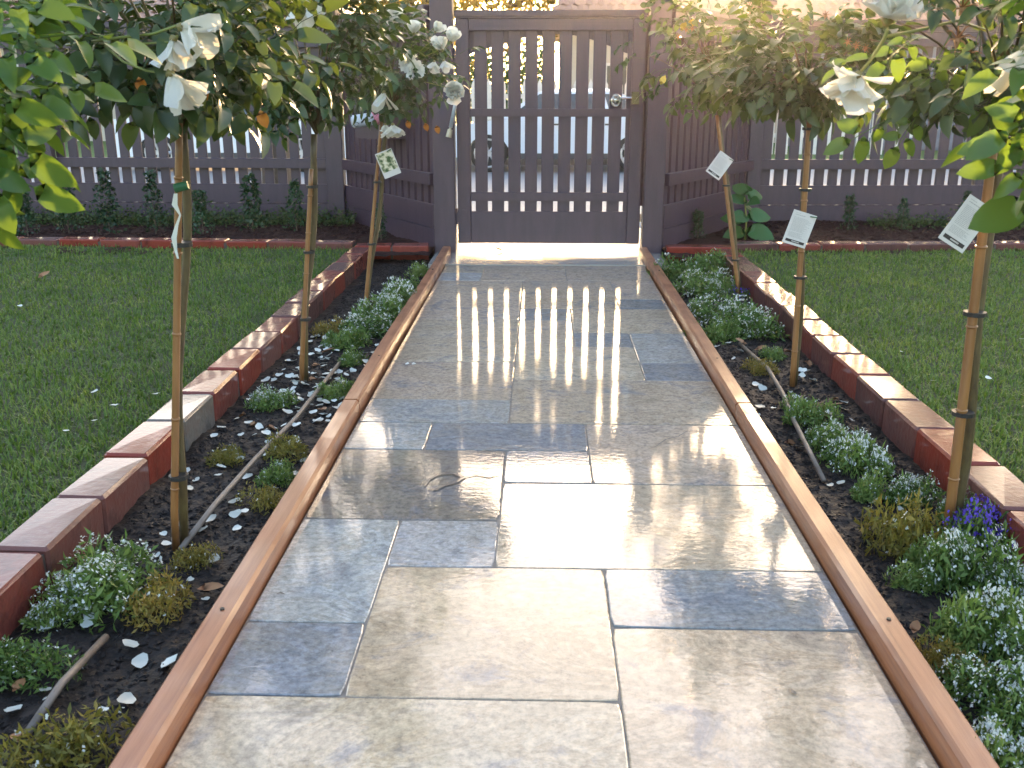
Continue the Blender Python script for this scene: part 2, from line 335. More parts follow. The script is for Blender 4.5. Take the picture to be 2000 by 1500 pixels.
# natural veins and the dark fossil mark in the stone
M_vein = simple('dark_stone_vein', (.05,.045,.05), (.10,.09,.08), rough=.5, scale=60, coat=1)
def vein(pts, w):
    q = [on(x, y, .0022) for x, y in pts]; mb = MB()
    for i, a in enumerate(q):
        d = (q[min(i+1, len(q)-1)]-q[max(i-1, 0)]).normalized(); s = Vector((-d.y, d.x, 0))*w*(.25 if i in (0, len(q)-1) else rng.uniform(.6, 1.3))
        mb.v += [tuple(a-s), tuple(a+s)]
    for i in range(len(q)-1): mb.f.append((2*i,2*i+2,2*i+3,2*i+1)); mb.m.append(0)
    part('stone_vein', mb, M_vein, pbase)
vein([(1285,868),(1300,858),(1325,852),(1342,842),(1385,838),(1430,829)], .0016)
vein([(1262,878),(1280,872),(1300,860)], .0011)
vein([(830,950),(838,936),(858,926),(885,924),(905,932),(890,942),(868,948),(850,956),(835,954)], .0055)
vein([(900,932),(930,926),(955,930),(975,926)], .0045)
vein([(540,1160),(547,1157),(556,1160)], .004); vein([(1545,1345),(1550,1352),(1556,1356)], .003)
# concrete threshold and the street side
M_conc = simple('wet_concrete', (.40, .38, .34), (.33, .31, .28), rough=.25, scale=9, bump=.15, coat=1)
M_foot = simple('concrete_footpath', (.36, .35, .34), (.30, .29, .28), rough=.7, scale=3, bump=.2)
M_road = simple('asphalt_road', (.27, .27, .28), (.22, .22, .23), rough=.6, scale=40, bump=.3)
M_verge = simple('verge_turf', (.055, .12, .02), (.10, .16, .03), rough=.9, scale=6, bump=1)
struct('threshold', MB().box(-.60, .68, 5.135, 6.6, -.08, .003), M_conc)
def ribbon(y0, z0, y1, z1, x0=-60, x1=60): return MB().add([(x0,y0,z0),(x1,y0,z0),(x1,y1,z1),(x0,y1,z1)], [(0,1,2,3)])
struct('front_verge', ribbon(7.2, -.03, 9.6, -.28), M_verge)
struct('front_verge', MB().add([(-.60,6.6,-.001),(.68,6.6,-.001),(3,7.2,-.03),(-3,7.2,-.03)], [(0,1,2,3)]), M_conc)
struct('footpath', ribbon(9.6, -.28, 11.6, -.40), M_foot)
struct('kerb', MB().box(-60, 60, 11.6, 11.75, -.6, -.40), M_foot)
struct('road', ribbon(11.75, -.52, 19.9, -.52), M_road)
struct('kerb', MB().box(-60, 60, 19.9, 20.05, -.6, -.40), M_foot)
struct('far_verge', ribbon(20.05, -.405, 60, -.40), M_verge)
struct('ground', MB().box(-400, 400, -60, 700, -.9, -.62), M_verge)

# ------------------------------------------------------------------ timber path edging
def edging(x0, x1, label):
    t = thing('timber_edging', ((x0+x1)/2, 0, 0), label, 'timber edging', 'timber boards edging the path')
    segs = [(-.6, 2.62), (2.63, 5.50)]
    for a, b in segs:
        w = (x1-x0)/2; c = .006; mb = MB(); n = 24
        prof = [(-w,-.09),(-w,.036),(-w+c,.043),(w-c,.043),(w,.036),(w,-.09)]
        for i in range(n+1):
            y = a+(b-a)*i/n; dx = .0025*math.sin(y*1.7+x0)
            mb.v += [(px+dx, y, pz + (.0015*math.sin(y*2.3) if pz > 0 else 0)) for px, pz in prof]
        for i in range(n):
            for k in range(5): mb.f.append((i*6+k+1, i*6+k, (i+1)*6+k, (i+1)*6+k+1)); mb.m.append(0)
        mb.f.append((0,1,2,3,4,5)); mb.f.append(tuple(n*6+k for k in (5,4,3,2,1,0))); mb.m += [0, 0]
        part('board', mb, M_timber, t)
    for k in (1, 4, 7): part('nail_head', MB().tube([(.004*math.sin(k*2.1), .9+k*.55, .0405), (.004*math.sin(k*2.1), .9+k*.55, .0452)], [.0042,.0038], 8), M_black, t)
edging(-.560, -.5125, 'long reddish timber edging board on the left side of the stone path')
edging(.5545, .602, 'long reddish timber edging board on the right side of the stone path')

# ------------------------------------------------------------------ brick edgings
BR = [(.17,.046,.036,1),(.13,.050,.044,1),(.20,.050,.036,1),(.11,.048,.043,1),(.15,.062,.052,1),(.21,.036,.022,1)]
bmesh_cache = []
for k in range(4):
    mb = MB().cbox(-.053, .053, -.1265, .1265, -.09, 0, .006)
    mb.v = [(x+rng.uniform(-.0015,.0015), y+rng.uniform(-.0015,.0015), z+rng.uniform(-.0012,.0012)) for x, y, z in mb.v]
    bmesh_cache.append(mb.mesh('brick', M_brick))
M_mortar = simple('dark_mortar', (.10,.075,.065), (.05,.035,.03), rough=.8, scale=40, bump=.4)
def brick_run(label, A, B, z=.062, group='brick borders around the beds', greys=()):
    A = Vector((*A, 0)); B = Vector((*B, 0)); d = B-A; L = d.length; ang = math.atan2(-d.x, d.y)
    t = thing('brick_edging', A, label, 'brick edging', group, ang)
    n = int(round(L/.252)); p = L/n
    for i in range(n):
        o = link('brick', rng.choice(bmesh_cache), t, T(rng.uniform(-.004,.004), (i+.5)*p, z+rng.uniform(-.003,.003)) @ Matrix.Rotation(rng.uniform(-.02,.02), 4, 'Z') @ Matrix.Rotation(rng.uniform(-.012,.012), 4, 'X') @ Matrix.Rotation(rng.uniform(-.012,.012), 4, 'Y') @ Matrix.Diagonal((1, (p-.010)/.253, 1, 1)))
        c = BR[rng.randrange(6)]; 
        if i in greys: c = (.15,.135,.12,1)
        o.color = c
    mm = MB().box(-.047, .047, .005, L-.005, -.1, z-.012)
    part('mortar', mm, M_mortar, t)
brick_run('row of wet red bricks between the left lawn and the left flower bed', (-.962, -.6), (-.992, 5.33), greys=(12,))
brick_run('row of wet red bricks between the right lawn and the right flower bed', (1.012, -.6), (1.010, 5.33))
brick_run('low line of red bricks behind the left lawn in front of the hedge bed', (-6.0, 5.72), (-1.06, 5.52), z=.066)
brick_run('low line of red bricks behind the right lawn in front of the hedge bed', (1.08, 5.52), (6.0, 5.78), z=.066)
brick_run('short run of bricks closing the left bed at the gate post', (-1.05, 5.46), (-.63, 5.49), z=.058)
brick_run('short run of bricks closing the right bed at the gate post', (1.07, 5.46), (.70, 5.49), z=.058)

# ------------------------------------------------------------------ fences
picket_me = {}
def picket(w, z0, z1):
    k = (w, z0, z1)
    if k not in picket_me: picket_me[k] = MB().cbox(-w/2, w/2, 0, .018, z0, z1, .002).mesh('picket', paint)
    return picket_me[k]
def fence(label, A, B, posts, wing=False):
    A = Vector((*A, 0)); B = Vector((*B, 0)); d = B-A; L = d.length
    t = thing('fence', A, label, 'fence', 'dark picket fence panels', math.atan2(d.y, d.x))
    part('rail', MB().cbox(0, L, -.042, 0, .372, .438, .003), paint, t)
    part('rail', MB().cbox(0, L, -.042, 0, 1.17, 1.26, .003), paint, t)
    part('plinth_board', MB().cbox(0, L, -.022, 0, .13, .262, .003), paint, t)
    part('plinth_board', MB().cbox(0, L, -.020, 0, -.04, .127, .003), paint, t)
    part('capping', MB().cbox(0, L, -.055, .05, 1.300, 1.335, .006).cbox(0, L, -.035, .03, 1.262, 1.300, .004), paint, t)
    n = int(L/.0937); p = L/n
    for i in range(n):
        link('picket', picket(.066, -.04, 1.258), t, T((i+.5)*p, .001, 0))
    for x in posts:
        part('post', MB().cbox(x-.055, x+.055, -.10, -.0425, -.1, 1.42, .004), paint, t)
    return t
fl = fence('long dark picket fence behind the hedge on the left side of the garden', (-6.1, 7.12), (-1.49, 6.90), (2.62,))
fr = fence('long dark picket fence behind the hedge on the right side of the garden', (1.50, 6.90), (6.1, 7.12), (2.1,))
wl_ = fence('short dark fence wing angled back from the left gate post with the letterbox', (-1.36, 6.86), (-.60, 5.63), ())
wr_ = fence('short dark fence wing angled back from the right gate post', (.685, 5.63), (1.43, 6.86), ())
def gpost(x0, x1, y0, y1, z, label):
    t = thing('fence_post', ((x0+x1)/2, (y0+y1)/2, 0), label, 'post', 'tall dark fence posts'); w = (x1-x0)/2; d = (y1-y0)/2
    part('shaft', MB().cbox(-w, w, -d, d, -.1, z, .004), paint, t)
    mb = MB().cbox(-w-.02, w+.02, -d-.02, d+.02, z+.0005, z+.03, .004); e = w+.005
    mb.add([(-e,-e,z+.031),(e,-e,z+.031),(e,e,z+.031),(-e,e,z+.031),(0,0,z+.08)], [(0,1,4),(1,2,4),(2,3,4),(3,0,4)])
    part('post_cap', mb, paint, t); return t
gpost(-.605, -.484, 5.52, 5.63, 1.62, 'tall dark gate post carrying the closer on the left of the gate')
gpost(.573, .685, 5.52, 5.63, 1.62, 'tall dark gate post beside the latch on the right of the gate')
gpost(-1.485, -1.365, 6.80, 6.895, 1.42, 'dark post at the corner of the left fence and its wing')
gpost(1.40, 1.495, 6.80, 6.895, 1.42, 'dark post at the corner of the right fence and its wing')

# ------------------------------------------------------------------ gate
gt = thing('gate', (.03, 5.56, 0), 'tall dark slatted garden gate with arched top board at the end of the stone path', 'gate')
gx0, gx1 = -.472-.03, .558-.03
part('stile', MB().cbox(gx0, gx0+.072, 0, .04, .052, 1.26, .003), paint, gt)
part('stile', MB().cbox(gx1-.072, gx1, 0, .04, .052, 1.26, .003), paint, gt)
for z0, z1 in ((1.199, 1.259), (.750, .793), (.290, .340)):
    part('rail', MB().cbox(gx0+.0735, gx1-.0735, 0, .014, z0, z1, .002), paint, gt)
part('kick_board', MB().cbox(gx0+.0735, gx1-.0735, .008, .018, .052, .232, .002), paint, gt)
part('capping', MB().cbox(gx0-.004, gx1+.004, -.012, .052, 1.272, 1.300, .004).cbox(gx0, gx1, -.004, .044, 1.261, 1.272, .002), paint, gt)
g0 = at(923.7, 300, 5.57).x-.03; g9 = at(1216, 300, 5.57).x-.03; gp = (g9-g0)/9; GAP = .0235
for i in range(-1, 10):
    a = (g0+gp*i+GAP/2) if i >= 0 else gx0+.066; b = g0+gp*(i+1)-GAP/2 if i < 9 else gx1-.066
    if b-a > .004: part('slat', MB().cbox(a, b, .0185, .036, .06, 1.255, .002), paint, gt)
zs = [at(1070, y, 5.60).z for y in (103, 93, 83, 74, 69, 66, 69, 77, 89, 103)]
pts = [(g0+gp*i, z) for i, z in enumerate(zs)]
arc = [(gx0+.07, 1.258), (gx0+.07, zs[0]-.01)] + pts + [(gx1-.07, zs[-1]-.01), (gx1-.07, 1.258)]
part('arched_board', MB().prism(arc, .037, .055), paint, gt)
# ring latch
lc = at(1203, 196, 5.53) - Vector((.03, 5.56, 0))
mb = MB(); ringp = [lc + Vector((math.cos(a)*.026, 0, math.sin(a)*.030)) for a in [2*math.pi*k/16 for k in range(17)]]
mb.tube(ringp, .006, 8)
part('ring_handle', mb, M_chrome, gt, True)
part('latch_plate', MB().tube([lc+Vector((0,.030,.0)), lc+Vector((0,.012,.0))], [.030,.024], 16).tube([lc+Vector((0,.02,.016)), lc+Vector((0,-.012,.024))], .008, 8), M_chrome, gt, True)
part('latch_bar', MB().tube([lc+Vector((.02,.012,.012)), lc+Vector((.125,.012,.012))], .009, 8).box(lc.x+.085, lc.x+.125, .0, -.03, lc.z-.02, lc.z+.045), M_chrome, gt)
# closer
c0 = at(901, 148, 5.50) - gt.location; c1 = at(876, 268, 5.49) - gt.location
cm = MB().tube([c0.lerp(c1, .16), c0.lerp(c1, .84)], .0105, 12)
part('closer_tube', cm, M_steel, gt, True)
M_brass = simple('weathered_brass', (.42,.36,.26), (.30,.25,.18), rough=.4, metallic=.4)
part('closer_bracket', MB().tube([c0, c0.lerp(c1, .13)], [.018,.015], 8).tube([c0.lerp(c1,.13), c0.lerp(c1,.17)], .007, 8), M_brass, gt)
part('closer_bracket', MB().tube([c0.lerp(c1,.83), c0.lerp(c1,.87)], .007, 8).tube([c0.lerp(c1, .87), c1], [.014,.017], 8), M_brass, gt)
for z in (.16, 1.02): part('hinge', MB().tube([(gx0-.008, -.006, z), (gx0-.008, -.006, z+.09)], .008, 8).box(gx0, gx0+.05, -.004, -.0005, z+.01, z+.08), paint, gt)
part('gate_stop', MB().box(gx1-.005, gx1+.035, .056, .07, .26, 1.27), paint, gt)

# ------------------------------------------------------------------ letterbox and rolled newspaper
lb = at(735, 232, 6.0); lbx = thing('letterbox', lb, 'dark letterbox set into the left fence wing behind the small rose', 'letterbox', rz=-1.02+.35)
part('box_body', MB().cbox(-.13, .15, -.06, .16, -.115, .10, .006), paint, lbx)
part('slot', MB().box(-.115, .04, -.0625, -.055, .012, .052), M_black, lbx)
part('flap', MB().cbox(-.12, .045, -.072, -.0605, .056, .085, .002), paint, lbx)
M_news = simple('newsprint', (.52,.56,.62), (.45,.48,.52), rough=.5, scale=30)
M_red = simple('printed_pink', (.55,.12,.16), (.5,.25,.3), rough=.5, scale=40)
n0 = at(688, 238, 5.82); n1 = at(741, 230, 5.90)
nt_ = thing('rolled_newspaper', n0, 'rolled newspaper in printed plastic wrap sticking out of the letterbox', 'newspaper')
dv = n1-n0
ns = MB().tube([dv*0, dv*.05, dv*.45, dv*.95], [.030,.036,.037,.034], 16)
part('paper_roll', ns, M_news, nt_, True)
part('printed_band', MB().tube([dv*.72, dv*.93], [.0378,.0372], 16, caps=False), M_red, nt_, True)
part('printed_band', MB().tube([dv*.30+Vector((0,0,.004)), dv*.345+Vector((0,0,-.004))], [.0384,.0382], 16, caps=False), M_black, nt_, True)
part('printed_swirl', MB().tube([n0*0+Vector((.03+.014*math.cos(a), -.036, -.012+.012*math.sin(a))) for a in [k*.7 for k in range(9)]], .002, 5), M_black, nt_, True)

# ------------------------------------------------------------------ street: cars, far fence, hedge, houses, trees
M_glass = simple('car_glass', (.05,.07,.08), (.03,.04,.05), rough=.05, coat=1)
M_tyre = simple('tyre', (.02,.02,.02), rough=.7)
M_rim = simple('alloy_rim', (.55,.55,.56), (.45,.45,.46), rough=.3, metallic=.7)
M_trim = simple('dark_sill', (.06,.06,.065), rough=.5)
def car(cx, cy, z, col, label, flip=1):
    t = thing('parked_car', (cx, cy, z), label, 'car', 'cars parked along the far kerb')
    m = simple('car_paint_'+str(len(MATS)), col, col, rough=.25, coat=1)
    WB = 1.32; r = .36
    def arch(c): return [(c+.40*math.cos(a), .20+.34*0+.40*math.sin(a)*1.0) for a in [math.pi*k/8 for k in range(9)]]
    low = [(-2.2,.32),(-2.22,.62),(-2.1,.80),(-1.2,.92),(-.9,.94),(1.5,.97),(2.1,.93),(2.2,.75),(2.2,.34)]
    bottom = [(1.32+.40*math.cos(a), .27+.40*math.sin(a)) for a in [math.pi*k/8 for k in range(9)]] + [(-1.32+.40*math.cos(a), .27+.40*math.sin(a)) for a in [math.pi*k/8 for k in range(9)]]
    poly = low + [(2.15,.25)] + bottom + [(-2.15,.25)]
    poly = [(x*flip, zz) for x, zz in poly]
    part('body', MB().prism(poly, -.84, .84), m, t)
    bl = [(-1.15,.94),(1.75,.965)]; rf = [(-.45,1.42),(.95,1.45)]
    mb = MB(); 
    b = [(-1.15*flip,-.80,.94),(1.80*flip,-.80,.96),(1.80*flip,.80,.96),(-1.15*flip,.80,.94)]
    u = [(-.42*flip,-.60,1.40),(1.0*flip,-.60,1.42),(1.0*flip,.60,1.42),(-.42*flip,.60,1.40)]
    c = [(-.20*flip,-.45,1.455),(.8*flip,-.45,1.465),(.8*flip,.45,1.465),(-.20*flip,.45,1.455)]
    mb.add(b+u+c, [(0,1,5,4),(1,2,6,5),(2,3,7,6),(3,0,4,7),(4,5,9,8),(5,6,10,9),(6,7,11,10),(7,4,8,11),(8,9,10,11)])
    part('roof', mb, m, t)
    for s in (-1, 1):
        for xa, xb, ua, ub in ((-.92,-.02,-.40,-.02),(.04,.82,.04,.70),(.88,1.55,.76,.98)):
            q = [(xa,.985),(xb,.985),(ub,1.37),(ua,1.37)]
            yy = lambda zz: s*(.80-(zz-.95)*.43+.006)
            mb = MB().add([(x*flip, yy(zz), zz) for x, zz in q]+[(x*flip, yy(zz)-s*.02, zz) for x, zz in q], [(0,1,2,3),(7,6,5,4),(0,4,5,1),(1,5,6,2),(2,6,7,3),(3,7,4,0)])
            part('side_window', mb, M_glass, t)
        for wx in (-1.32, 1.32):
            w = part('wheel', MB().tube([(0,-s*.0,0),(0,s*.02,0),(0,s*.16,0),(0,s*.19,0)], [.30,.34,.34,.30], 24), M_tyre, t, M=T(wx*flip, s*.66, .34))
            rm = MB().tube([(0,s*.185,0),(0,s*.195,0)], [.07,.05], 10)
            for k in range(7):
                a = 2*math.pi*k/7; rm.tube([(math.cos(a)*.05, s*.188, math.sin(a)*.05), (math.cos(a)*.235, s*.192, math.sin(a)*.235)], [.022,.032], 5)
            ring = [(math.cos(a)*.245, s*.19, math.sin(a)*.245) for a in [2*math.pi*k/20 for k in range(21)]]
            rm.tube(ring, .02, 5, caps=False)
            part('rim', rm, M_rim, w)
        part('sill', MB().box(-.88, .88, s*.842, s*.846, .24, .34), M_trim, t)
        for hx in (-.1, .85): part('door_handle', MB().box(hx*flip-.08, hx*flip+.08, s*.842, s*.86, .83, .86), M_trim, t)
    part('headlight', MB().box(-2.235*flip, -2.15*flip, -.75, -.45, .6, .75), M_glass, t); part('headlight', MB().box(-2.235*flip, -2.15*flip, .45, .75, .6, .75), M_glass, t)
    M_tl = MATS.get('tail_light') or simple('tail_light', (.4,.02,.02), rough=.2)
    part('tail_light', MB().box(2.14*flip, 2.215*flip, -.78, -.5, .66, .85), M_tl, t); part('tail_light', MB().box(2.14*flip, 2.215*flip, .5, .78, .66, .85), M_tl, t)
    return t
CY = 18.9
cx1 = (at(965, 300, CY-.8).x + at(1228, 300, CY-.8).x)/2
car(cx1, CY, -.52, (.62,.67,.74), 'silver blue sedan parked across the street behind the gate')
cx2 = (at(310, 290, CY-.8).x + at(592, 290, CY-.8).x)/2
car(cx2, CY, -.52, (.75,.76,.78), 'white car parked across the street behind the left fence', flip=-1)
M_pick = simple('white_fence_paint', (.68,.66,.62), (.6,.58,.54), rough=.6)
wf = thing('picket_fence', (-3, 21.6, -.4), 'white picket fence with pointed pickets across the street behind the silver car', 'fence')
pm = MB().add([(-.055,0,0),(.055,0,0),(.055,0,1.42),(0,0,1.56),(-.055,0,1.42),(-.055,.02,0),(.055,.02,0),(.055,.02,1.42),(0,.02,1.56),(-.055,.02,1.42)],
   [(0,1,2,3,4),(9,8,7,6,5),(0,5,6,1),(1,6,7,2),(2,7,8,3),(3,8,9,4),(4,9,5,0)]).mesh('picket', M_pick)
for i in range(70): link('picket', pm, wf, T(i*.155, 0, 0))
for z in (.35, 1.15): part('rail', MB().box(-.1, 10.9, .021, .06, z, z+.09), M_pick, wf)

def scatter_leaves(n, pos, size, jit=1.0, flat=.0, seed=0, aspect=.6):
    """leaf quads as numpy arrays: one cluster of small bent leaves"""
    r = np.random.RandomState(seed); P = np.array([pos(r) for _ in range(n)])
    d = r.normal(size=(n,3)); d[:,2] = d[:,2]*(1-flat)
    d /= np.linalg.norm(d, axis=1)[:,None]
    e = r.normal(size=(n,3)); e -= (e*d).sum(1)[:,None]*d; e /= np.linalg.norm(e, axis=1)[:,None]
    s = size*r.uniform(.6, 1.3, n)[:,None]
    nn = np.cross(d, e)
    A = P; B = P + d*s*.5 + e*s*aspect*.5 + nn*s*.1; C = P + d*s; D = P + d*s*.5 - e*s*aspect*.5 + nn*s*.1
    V = np.stack([A,B,C,D], 1).reshape(-1,3)
    return V
def quads_mesh(name, V, mat):
    n = len(V)//4; me = bpy.data.meshes.new(name)
    me.vertices.add(len(V)); me.vertices.foreach_set('co', V.astype(np.float32).ravel())
    me.loops.add(n*4); me.loops.foreach_set('vertex_index', np.arange(n*4, dtype=np.int32))
    me.polygons.add(n); me.polygons.foreach_set('loop_start', np.arange(0, n*4, 4, dtype=np.int32)); me.polygons.foreach_set('loop_total', np.full(n, 4, dtype=np.int32))
    me.materials.append(mat); me.update(calc_edges=True); return me
M_tleaf = leafmat('street_tree_leaf', (.05,.08,.012), (.10,.12,.02), (.20,.17,.03), trans=.5, rough=.5, tcol=(.5,.34,.04))
M_tgreen = leafmat('hedge_leaf', (.04,.09,.015), (.07,.14,.02), (.12,.19,.03), trans=.4, rough=.5)
M_trunk = simple('tree_bark', (.10,.07,.05), (.06,.04,.03), rough=.8, scale=20, bump=.5)
def tree(x, y, h, rad, label, mat, seed, n=2600, name='tree', zb=-.4):
    t = thing(name, (x, y, zb), label, 'tree', 'trees across the street')
    mb = MB(); mb.tube([(0,0,0),(.05,0,h*.25),(-.05,.05,h*.5),(0,0,h*.8)], [.16,.12,.09,.04], 8)
    rr = random.Random(seed); ends = []
    for k in range(9):
        a = rr.uniform(0, 6.28); z0 = h*rr.uniform(.3,.6); e = Vector((math.cos(a)*rad*.8, math.sin(a)*rad*.8, z0+h*rr.uniform(.1,.35)))
        mb.tube([(0,0,z0), Vector((0,0,z0)).lerp(e,.5)+Vector((0,0,.1)), e], [.06,.04,.015], 6); ends.append(e)
    part('trunk', mb, M_trunk, t)
    cl = [(Vector((rr.uniform(-1,1)*rad*.75, rr.uniform(-1,1)*rad*.75, h*rr.uniform(.45,.95))), rad*rr.uniform(.25,.5)) for _ in range(22)] + [(e, rad*.35) for e in ends]
    def pos(r):
        c, q = cl[r.randint(len(cl))]; v = r.normal(size=3); v /= np.linalg.norm(v); v *= q*r.uniform(.5,1)**.5
        return (c.x+v[0], c.y+v[1], c.z+v[2]*.8)
    link('crown', quads_mesh('crown', scatter_leaves(n, pos, .16, seed=seed, aspect=.7), mat), t)
tree(-3.4, 27, 5.6, 2.3, 'sunlit golden green tree across the street left of the gate top', M_tleaf, 1, 5000)
tree(-.9, 30, 6.2, 2.2, 'golden backlit tree across the street rising over the middle of the gate', M_tleaf, 2, 4500)
tree(-6.6, 24, 4.6, 1.6, 'dark round tree across the street beside the left gate post', M_tgreen, 3, 3500)
tree(12.5, 30, 7.0, 3.0, 'tall tree across the street behind the right roses', M_tleaf, 4, 5000)
tree(17, 26, 6, 2.6, 'spreading tree across the street at the far right', M_tgreen, 5, 4500)
tree(-17, 30, 7, 3.0, 'large tree across the street at the far left', M_tgreen, 6, 4500)
tree(4.2, 37, 8.6, 1.2, 'added narrow tree behind the roof right of the gate, shading the left roses', M_tgreen, 12, 9000)  # added tree, its crown blocks the low sun from the left roses
def street_tree(x, y, zb, blobs, n, label, seed, th):
    t = thing('street_tree', (x, y, zb), label, 'tree', 'big street trees on the verge'); rr = random.Random(seed); mb = MB()
    mb.tube([(0,0,-.1),(.03,0,1.2),(-.04,.03,th*.6),(.05,0,th)], [.17,.13,.11,.05], 9)
    for bx, by, bz, q in blobs:
        e = Vector((bx-x, by-y, bz-zb)); s0 = Vector((0,0,min(th*.95, max(1.9, e.z*.55)))); m = s0.lerp(e, .5)+Vector((0,0,.25)); mb.tube([s0, m, e], [.06,.045,.02], 6)
        for k in range(4):
            d = Vector((rr.gauss(0,1), rr.gauss(0,1), rr.gauss(0,.7))).normalized()*q*.8; mb.tube([e, e+d*.5+Vector((0,0,.05)), e+d], [.02,.012,.006], 4)
    part('trunk', mb, M_trunk, t)
    sub = []
    for bx, by, bz, q in blobs:
        for k in range(9):
            d = Vector((rr.gauss(0,1), rr.gauss(0,1), rr.gauss(0,.8))).normalized()*q*rr.uniform(.3,1.0); sub.append((bx-x+d.x, by-y+d.y, bz-zb+d.z, q*rr.uniform(.22,.42)))
    def pos(r):
        c = sub[r.randint(len(sub))]; v = r.normal(size=3); v /= np.linalg.norm(v); v *= c[3]*r.uniform(0,1)**.4; return (c[0]+v[0], c[1]+v[1], c[2]+v[2]*.8)
    link('crown', quads_mesh('crown', scatter_leaves(n, pos, .13, seed=seed, aspect=.65), M_tgreen), t)
street_tree(-2.75, 10.2, -.32, [(-1.4,10,3.2,.9),(-1.6,10.3,4.3,1.1),(-2.8,10,3.4,1.1),(-4.2,10,3.6,1.3),(-3.0,10.4,5.0,1.5),(-2.3,10,6.3,1.2),(-3.8,10,6.6,1.4),(-.8,10.2,4.1,.45),(-.8,10.1,2.6,.32),(-.2,10.1,2.65,.34),(.4,10.2,2.7,.32),(.9,10.1,2.75,.30),(-.9,10.2,2.25,.30),(-.45,10.1,2.2,.30),(0,10.2,2.22,.30),(.4,10.1,2.25,.26)], 15000, 'large spreading tree on the near verge left of the gate, crown above the picture', 41, 4.2)
street_tree(5.4, 12.4, -.42, [(2.3,12,5.3,.7),(3.1,12,6.2,1.0),(3.7,12.2,4.2,1.1),(4.9,12,5.4,1.4),(6.3,12.5,4.5,1.4),(4.3,12.3,7.2,1.3),(6.0,12,6.8,1.5),(7.6,12,5.4,1.3),(5.2,12.2,3.5,.8)], 14000, 'large spreading tree at the kerb right of the gate, crown above the picture', 42, 4.6)
hd = thing('hedge', (-2.3, 22.4, -.4), 'clipped green hedge across the street seen through the left slats of the gate', 'hedge')
def hpos(r): 
    return (r.uniform(-2.6,2.3), r.uniform(-.45,.45)*1.0, abs(r.normal())*0+r.uniform(.2,2.05))
link('foliage', quads_mesh('foliage', scatter_leaves(5000, hpos, .13, seed=9, aspect=.8), M_tgreen), hd)
M_render = simple('cream_render', (.52,.46,.38), (.46,.40,.33), rough=.8, scale=2, bump=.2)
M_roof = simple('terracotta_roof_tile', (.36,.20,.15), (.28,.15,.11), rough=.6, scale=12, bump=.2)
M_wtrim = simple('white_house_trim', (.7,.68,.64), rough=.6)
M_blue = simple('grey_blue_cladding', (.16,.19,.25), (.13,.15,.20), rough=.6)
def house(x0, x1, y0, y1, eave, ridge, label, wallm):
    cx = (x0+x1)/2; cy = (y0+y1)/2; w = (x1-x0)/2; d = (y1-y0)/2
    t = thing('house', (cx, cy, -.4), label, 'house', 'houses across the street')
    part('wall', MB().box(-w, w, -d, d, 0, eave), wallm, t)
    ov = .5; z0 = eave-.05; rz = ridge+.4
    mb = MB(); mb.add([(-w-ov,-d-ov,z0),(w+ov,-d-ov,z0),(w+ov,d+ov,z0),(-w-ov,d+ov,z0),(-w-ov+1.5,0,rz),(w+ov-1.5,0,rz)], [(0,1,5,4),(2,3,4,5),(1,2,5),(3,0,4),(3,2,1,0)])
    rf = part('roof', mb, M_roof, t)
    cr = MB(); nrow = 16
    for i in range(nrow):                                   # courses of tiles with rounded front lips
        f0 = i/nrow; f1 = (i+1)/nrow
        ya, za = -d-ov+(d+ov)*f0, z0+(rz-z0)*f0; yb, zb = -d-ov+(d+ov)*f1, z0+(rz-z0)*f1
        xa = w+ov-1.5*f0; k = int(2*xa/.3); 
        for j in range(k):
            u0 = -xa+j*.3; cr.add([(u0,ya,za+.03),(u0+.15,ya,za+.07),(u0+.29,ya,za+.03),(u0+.29,yb,zb+.012),(u0+.15,yb,zb+.045),(u0,yb,zb+.012)], [(0,1,4,5),(1,2,3,4)])
    ro = part('roof_tiles', cr, M_roof, rf); ro['kind'] = 'stuff'
    part('gutter', MB().box(-w-ov, w+ov, -d-ov-.1, -d-ov-.005, z0-.08, z0+.03), M_wtrim, t)
    for k in range(3):
        wx = -w+1.6+k*(2*w-3.2)/2
        wf_ = part('window', MB().box(wx-.6, wx+.6, -d-.05, -d-.002, .9, 2.0), M_wtrim, t)
        for sx in (-.53, .03): part('pane', MB().box(wx+sx, wx+sx+.5, -d-.06, -d-.052, .97, 1.93), M_glass, wf_)
    part('chimney', MB().box(w*.4, w*.4+.5, .5, 1, eave, rz+.6), simple('chimney_brick_'+str(len(MATS)), (.3,.12,.09)), t)
    return t
house(.6, 13.5, 26.5, 35.5, 3.0, 5.0, 'single storey house with pinkish tiled roof across the street behind the gate', M_render)
house(-16, -5.5, 27, 35, 2.7, 4.1, 'cream house with tiled roof across the street on the left', M_render)
gr = thing('garage', (8.7, 24.4, -.4), 'grey blue garage across the street behind the right fence', 'garage')
part('wall', MB().box(-2.6, 2.8, -1.2, 1.2, 0, 2.3), M_blue, gr)
part('roof', MB().box(-2.8, 3.0, -1.4, 1.4, 2.3, 2.45), M_trim, gr)
for k in range(6): part('door_panel', MB().box(-2.0, 2.2, -1.24, -1.203, .05+k*.34, .37+k*.34), M_blue, gr)

# ------------------------------------------------------------------ evening haze
_hm = bpy.data.materials.new('haze_air'); _hm.use_nodes = True; _ht = _hm.node_tree; _ht.nodes.remove(_ht.nodes['Principled BSDF'])
_pv = _ht.nodes.new('ShaderNodeVolumePrincipled'); _pv.inputs['Density'].default_value = .0008; _pv.inputs['Color'].default_value = (.95,.86,.76,1); _pv.inputs['Anisotropy'].default_value = .85
_ht.links.new(_pv.outputs[0], _ht.nodes['Material Output'].inputs['Volume'])
tag(link('haze', MB().box(-45, 45, -8, 62, -1.9, 9.6).mesh('haze', _hm)), 'thin warm evening haze', None, None, 'stuff')
